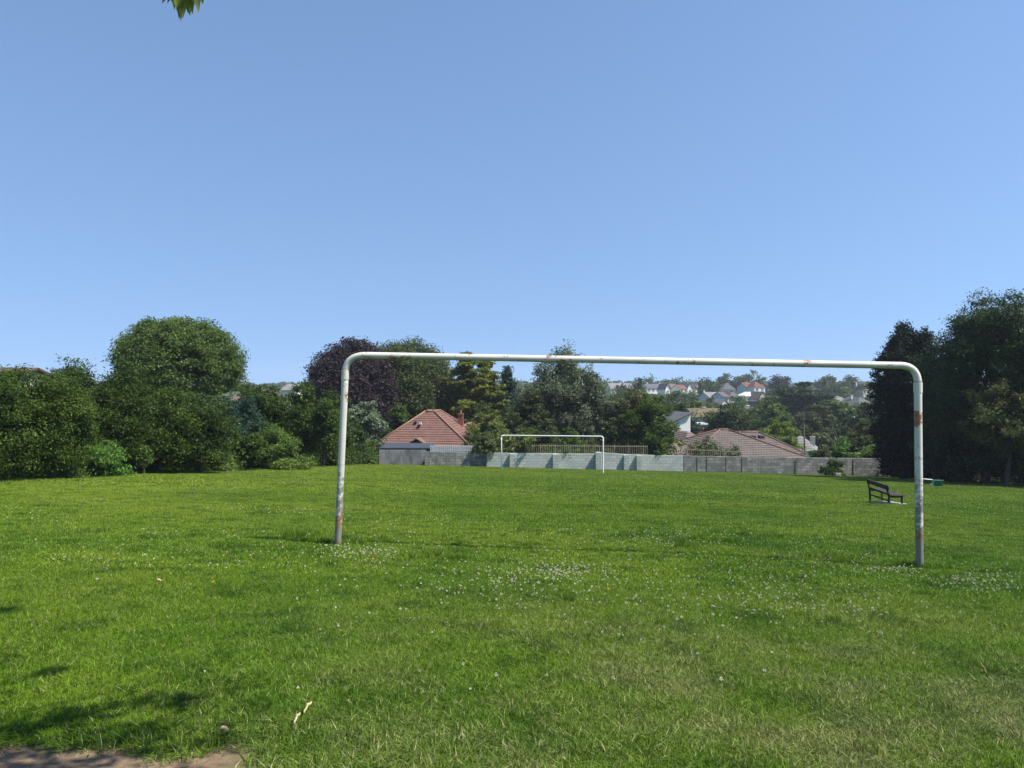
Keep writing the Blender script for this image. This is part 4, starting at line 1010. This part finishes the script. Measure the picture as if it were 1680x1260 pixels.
def arc(p0, p1, p2, n):
    return [(p0.lerp(p1, t)).lerp(p1.lerp(p2, t), t) for t in [i / n for i in range(n + 1)]]
def goal(label, bl, jl, el, er, jr, br, r, m, collars, mid_dz):
    """base, joint and bend end of the left post, then the same of the right"""
    o = (bl + br) / 2
    e = empty("goal", o, label=label, cat="goal")
    L = lambda p: p - o
    nn = 20
    def post(b_, j):
        mb = MB(); a, c = L(b_), L(j); c0 = a + (a - c).normalized() * .3
        mb.tube([c0.lerp(c, i / 24) for i in range(25)], r, nn); mb.build("post", m, e, smooth=True)
    post(bl, jl); post(br, jr)
    cl = L(Vector((jl.x + (jl.x - bl.x) * .12, jl.y, el.z + .01))); cr = L(Vector((jr.x, jr.y, er.z + .01)))
    pts = [L(jl)] + arc(L(jl) + (cl - L(jl)) * .15, cl, L(el), 10)
    a, c = L(el), L(er)
    for i in range(1, 40):
        t = i / 40; q = a.lerp(c, t); q.z += mid_dz * math.sin(math.pi * t); pts.append(q)
    pts += arc(c, cr, L(jr) + (cr - L(jr)) * .15, 10) + [L(jr)]
    mb = MB(); mb.tube(pts, r * .98, nn); mb.build("crossbar", m, e, smooth=True)
    if collars:
        for (j, b_) in ((jl, bl), (jr, br)):
            u = (L(j) - L(b_)).normalized(); mb = MB()
            mb.tube([L(j) - u * .06, L(j) + u * .06], r * 1.13, nn); mb.build("collar", m, e, smooth=False)
            mb = MB(); mb.tube([L(j) + u * .062, L(j) + u * .085], r * 1.04, nn); mb.build("rust_ring", M_RUST, e)
def Wb(px, py, d): return W(px, py, d)
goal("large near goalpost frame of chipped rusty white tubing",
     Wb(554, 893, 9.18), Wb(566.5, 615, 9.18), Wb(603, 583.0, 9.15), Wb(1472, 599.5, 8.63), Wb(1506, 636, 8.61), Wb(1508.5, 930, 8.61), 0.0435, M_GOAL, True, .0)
goal("small-looking far goalpost frame of white tubing before the pale wall",
     Wb(823.5, 771, 48), Wb(822.5, 719, 48), Wb(827, 714.5, 48), Wb(985, 716, 45.6), Wb(989.5, 721, 45.5), Wb(989.5, 777, 45.5), 0.043, M_GOAL2, False, .0)

# faded pitch lines by the far goal
M_LINE = plain("faded_line_paint", (.22, .26, .14), .95, .25, 6)
def ground_line(pxy0, pxy1, w, label):
    (xa, ya), (xb, yb) = G(*pxy0), G(*pxy1); mb = MB(); n = 16
    a = Vector((xa, ya, 0)); b_ = Vector((xb, yb, 0)); s = (b_ - a).normalized().cross(Vector((0, 0, 1))) * w
    r = random.Random(2)
    for i in range(n):
        if r.random() < .2: continue
        p, q = a.lerp(b_, i / n), a.lerp(b_, (i + .9) / n)
        mb.poly([(v.x, v.y, tz(v.x, v.y) + .05) for v in (p - s, q - s, q + s, p + s)])
    tag(mb.build("pitch_line", M_LINE), label, "pitch line", kind='structure')
ground_line((830, 776), (985, 779), .05, "faded goal line")
ground_line((1030, 780), (1062, 783), .10, "worn pale streak")

# ------------------------------------------------------------------ bench
M_BW = plain("dark_stained_wood", (.060, .050, .038), .7, .2, 6)
M_BM = plain("dark_green_iron", (.035, .042, .030), .55, .1, 6)
d = 21.6; a = W(1427, 824, d); ang = math.atan2(-1.3, -.10)
bx, by = (1428 - 840) / F * d, d
zb = tz(bx + .1, by - .65)
bench = empty("park_bench", (bx, by, zb), ang, label="dark wooden bench with backrest facing right on a small concrete slab", cat="bench")
LN = 1.50; bench.scale = (.86,) * 3                     # local x runs along the bench, local +y is the sitting side
for xx in (.0, LN):
    mb = MB(); mb.bar((xx, 0, -.15), (xx, -.03, .42), .06, .055); mb.bar((xx, -.03, .40), (xx, -.12, .74), .055, .05)
    mb.bar((xx, .40, -.15), (xx, .38, .36), .055, .05); mb.bar((xx, -.03, .345), (xx, .42, .355), .05, .05)
    mb.build("leg", M_BM, bench, bevel=.006)
mb = MB()
for k in range(4): mb.box((LN / 2, .06 + k * .118, .395), (LN + .16, .10, .035))
mb.build("seat", M_BW, bench, bevel=.006)
bk = MB(); Mx = Matrix.Rotation(R_(13), 4, 'X')
bk.box((LN / 2, -.07, .655), (LN + .16, .04, .16), M=Mx); bk.box((LN / 2, -.02, .44), (LN + .1, .035, .05), M=Mx)
bk.build("backrest", M_BW, bench, bevel=.006)
mb = MB(); mb.box((LN / 2, -.01, .20), (LN, .04, .045)); mb.build("stretcher", M_BM, bench)
sl_ = MB(); sl_.box((0, 0, 0), (1.15, .60, .12)); so = sl_.build("concrete_slab", M_CONC, bevel=.01)
ca, sa = math.cos(ang), math.sin(ang)
so.location = (bx + ca * LN / 2 - sa * .18, by + sa * LN / 2 + ca * .18, zb + .005); so.rotation_euler = (R_(0), R_(0), ang)
n_ = Vector((-.025, -.0935, 1)).normalized()
so.rotation_euler = (Vector((0.025, .0935, 1)).to_track_quat('Z', 'Y').to_matrix() @ Matrix.Rotation(0, 3, 'Z')).to_euler()
so.rotation_euler = (Matrix.Rotation(-.0935, 3, 'X') @ Matrix.Rotation(.025, 3, 'Y') @ Matrix.Rotation(ang, 3, 'Z')).to_euler()
tag(so, "weathered pale concrete slab set in the grass under the bench", "slab")

# toppled green bin with its pale bar, before the dark trees
d = 36.5; x = (1538 - 840) / F * d
gb = empty("toppled_bin", (x, d, tz(x, d)), R_(-14), label="green metal bin lying on its side with a pale bar pointing left", cat="bin")
gb.scale = (.78, .8, .8)
M_GREEN = plain("green_paint", (.03, .22, .08), .45, .12, 6)
mb = MB()
for k in range(5): mb.box((.0, -.17 + 0 * k, .06 + k * .072), (.52, .03, .045))
mb.box((.0, .02, .40), (.56, .42, .035)); mb.box((.0, .2, .2), (.54, .03, .36)); mb.box((.27, .02, .2), (.03, .4, .36)); mb.build("body", M_GREEN, gb, bevel=.008)
mb = MB(); mb.bar((-.27, -.19, 0), (-.36, -.19, .43), .04); mb.bar((-.36, -.19, 0), (-.27, -.19, .43), .04); mb.bar((-.38, -.19, .44), (.3, -.19, .43), .04); mb.build("frame", plain("pale_green_paint", (.22, .42, .28), .5, .1), gb)
mb = MB(); mb.tube([(-.3, .0, .44), (-.8, .0, .47), (-.93, .0, .47), (-.95, 0, .40)], .03, 8); mb.build("bar", M_FR, gb, smooth=True)
mb = MB(); mb.tube([(-.40, -.2, .17), (-.40, -.14, .17)], .06, 12); mb.build("wheel", M_FR, gb)

# pale stone under the small shrub by the wall
x = (1376 - 840) / F * 54; mb = MB(); mb.box((0, 0, .12), (.45, .3, .26)); o = mb.build("loose_block", M_CONC, bevel=.03)
o.location = (x, 54.2, tz(x, 54.2)); o.rotation_euler = (0, 0, .3); tag(o, "pale loose block at the foot of the small wall shrub", "block")

# dry bark strips and leaves lying in the grass
M_STRAW = plain("dry_bark", (.55, .42, .24), .8, .2, 12)
def strip(label, a, b_, w, lift=.045, twist=.3, name="bark_strip"):
    (xa, ya), (xb, yb) = G(*a), G(*b_); mb = MB(); n = 8; pa = Vector((xa, ya, tz(xa, ya) + lift)); pb = Vector((xb, yb, tz(xb, yb) + lift + .015))
    s = (pb - pa).normalized().cross(Vector((0, 0, 1))); pts = []
    for i in range(n + 1):
        t = i / n; c = pa.lerp(pb, t) + Vector((0, 0, .012 * math.sin(t * 5))) + s * .006 * math.sin(t * 7)
        ww = w * (math.sin(math.pi * min(.95, max(.08, t))) ** .5); pts.append((c - s * ww / 2, c + Vector((0, 0, .006)), c + s * ww / 2))
    for i in range(n):
        for k in (0, 1):
            mb.poly([pts[i][k], pts[i + 1][k], pts[i + 1][k + 1], pts[i][k + 1]])
            q = [v - Vector((0, 0, .004)) for v in (pts[i][k], pts[i][k + 1], pts[i + 1][k + 1], pts[i + 1][k])]; mb.poly(q)
    o = mb.build(name, M_STRAW); tag(o, label, "bark strip" if name == "bark_strip" else "dead leaf", "dry scraps lying in the grass")
strip("upper pale dry bark strip lying in the grass at lower left", (498, 1187), (510, 1171), .010)
strip("lower orange-brown dry bark strip lying in the grass at lower left", (482, 1205), (491, 1190), .010)
strip("short dry scrap near the bottom edge left of the bark strips", (360, 1216), (378, 1218), .010)
strip("pale dead leaf on the grass left of the goal", (256, 962), (266, 962), .016, name="dead_leaf")

# ------------------------------------------------------------------ the tree over the camera
def overhead():
    r = np.random.default_rng(21); base = Vector((3.2, -3.0, tz(3.2, -3.0)))
    e = empty("overhanging_cherry", base, label="tree with leaves hanging into the top left corner of the photo", cat="tree")
    cl = []
    # leaf bunches stand where the sun throws their shade onto the near grass
    for (px, py, n, sp) in ((30, 1195, 90, .13), (75, 1180, 80, .12), (130, 1178, 110, .13), (70, 1103, 36, .06), (95, 1100, 26, .05), (255, 1152, 90, .11), (300, 1158, 60, .09), (200, 1150, 30, .10),
                           (230, 1205, 70, .12), (200, 1222, 80, .13), (350, 1225, 60, .13), (60, 1232, 60, .12), (160, 1248, 70, .12), (20, 1250, 80, .12), (400, 1130, 26, .09), (400, 1170, 18, .10), (10, 1005, 26, .06), (0, 1080, 30, .07),
                           (-60, 1150, 60, .2), (-120, 1230, 80, .3), (250, 1290, 60, .2), (100, 1300, 120, .25), (0, 1330, 100, .3), (340, 1105, 14, .08)):
        gx, gy = G(px, py); gp = Vector((gx, gy, tz(gx, gy))); t = 3.0
        while True:
            q = gp + sdir * t
            if (q.z - EYE) / max(q.y, .1) > .535 + .22: break
            t += .1
        cl.append((q, n, sp))
    Vv = []; 
    def leaves(q, n, sp, ln=.085, hang=0.0):
        for _ in range(n):
            c = q + Vector(np.clip(r.normal(0, sp, 3), -2 * sp, 2 * sp))
            if c.y > 0 and (c.z - EYE) / max(c.y, .1) < .535 + .06: continue
            t_ = Vector(r.normal(0, 1, 3)) + Vector((0, 0, -hang)); t_.normalize()
            nn = Vector(r.normal(0, .7, 3)) + sdir * 1.0; b_ = nn.cross(t_).normalized(); nn = t_.cross(b_)
            L_ = ln * r.uniform(.7, 1.2); w = L_ * .2
            a = c - t_ * L_ / 2; Vv.extend([a, c - t_ * L_ * .12 + b_ * w, c + t_ * L_ * .5, c - t_ * L_ * .12 - b_ * w, c - t_ * L_ * .1 - nn * w * .35])
    for (q, n, sp) in cl: leaves(q, int(n * .65), sp * .66)
    # the spray that shows at the top edge of the photo
    tips = []
    for (px, y0, y1, dd) in ((266, -14, 6, 3.2), (274, -10, 6, 3.25), (286, -20, 17, 3.2), (290, -12, 18, 3.15), (297, -6, 36, 3.2), (294, -14, 33, 3.25), (300, -10, 31, 3.15), (308, -16, 22, 3.2), (312, -8, 27, 3.25), (316, -18, 24, 3.2), (303, -20, 20, 3.3), (326, -20, 22, 3.2), (333, -30, 8, 3.3), (283, -24, 8, 3.3), (280, -20, 4, 3.2), (296, -26, 12, 3.3)):
        A, B = W(px - (6 if px > 310 else 0 if px > 285 else -8), y0, dd), W(px, y1, dd); t_ = (B - A); L_ = t_.length; t_.normalize()
        nn = Vector((r.uniform(-.9, .9), -1, .3)).normalized(); b_ = nn.cross(t_).normalized(); w = min(L_ * .17, .018); c = (A + B) / 2; nn = t_.cross(b_)
        Vv.extend([A, c - t_ * L_ * .05 + b_ * w, B, c - t_ * L_ * .05 - b_ * w, c - nn * w * .6]); tips.append(A)
    V = np.array([tuple(v - base) for v in Vv]); i = np.arange(len(V) // 5) * 5
    tr = np.concatenate([np.stack([i, i + 1, i + 4], -1), np.stack([i + 1, i + 2, i + 4], -1), np.stack([i + 2, i + 3, i + 4], -1), np.stack([i + 3, i, i + 4], -1)])
    link("crown", np_mesh("crown", V, None, tr), LM['cherry'], e)
    mb = MB(); fork = Vector((2.2, -1.6, 3.9)); hub = Vector((.3, 1.3, 5.0))
    mb.tube([base - base - Vector((0, 0, .3)), Vector((-.1, .2, 1.5)), fork - base, hub - base], [.26, .2, .15, .08], 10)
    for (q, n, sp) in cl: mb.tube([hub - base, (hub.lerp(q, .5) + Vector((0, 0, .25))) - base, q - base], [.025, .014, .005], 5)
    tp = W(298, -95, 3.2)
    mb.tube([hub - base, hub.lerp(tp, .5) + Vector((0, 0, .2)) - base, tp - base], [.03, .018, .006], 5)
    for a in tips: mb.tube([tp - base, tp.lerp(a, .6) - base, a - base], [.004, .003, .0015], 4)
    mb.build("trunk", BARK, e, smooth=True)
overhead()

# ------------------------------------------------------------------ haze
m = bpy.data.materials.new("haze_air"); m.use_nodes = True; nt = m.node_tree
for n in list(nt.nodes):
    if n.type == 'BSDF_PRINCIPLED': nt.nodes.remove(n)
v = nt.nodes.new("ShaderNodeVolumePrincipled"); v.inputs["Color"].default_value = (.80, .88, 1.0, 1); v.inputs["Density"].default_value = .00028; v.inputs["Anisotropy"].default_value = .1
nt.links.new(v.outputs[0], nt.nodes["Material Output"].inputs["Volume"])
mb = MB(); zlo, zhi = float(GZ.min()) - 1.0, 24.0
mb.box((0, 546, (zlo + zhi) / 2), (2610, 1220, zhi - zlo))
hz = mb.build("haze", m); tag(hz, "thin pale summer haze over the valley", "haze", kind="stuff")
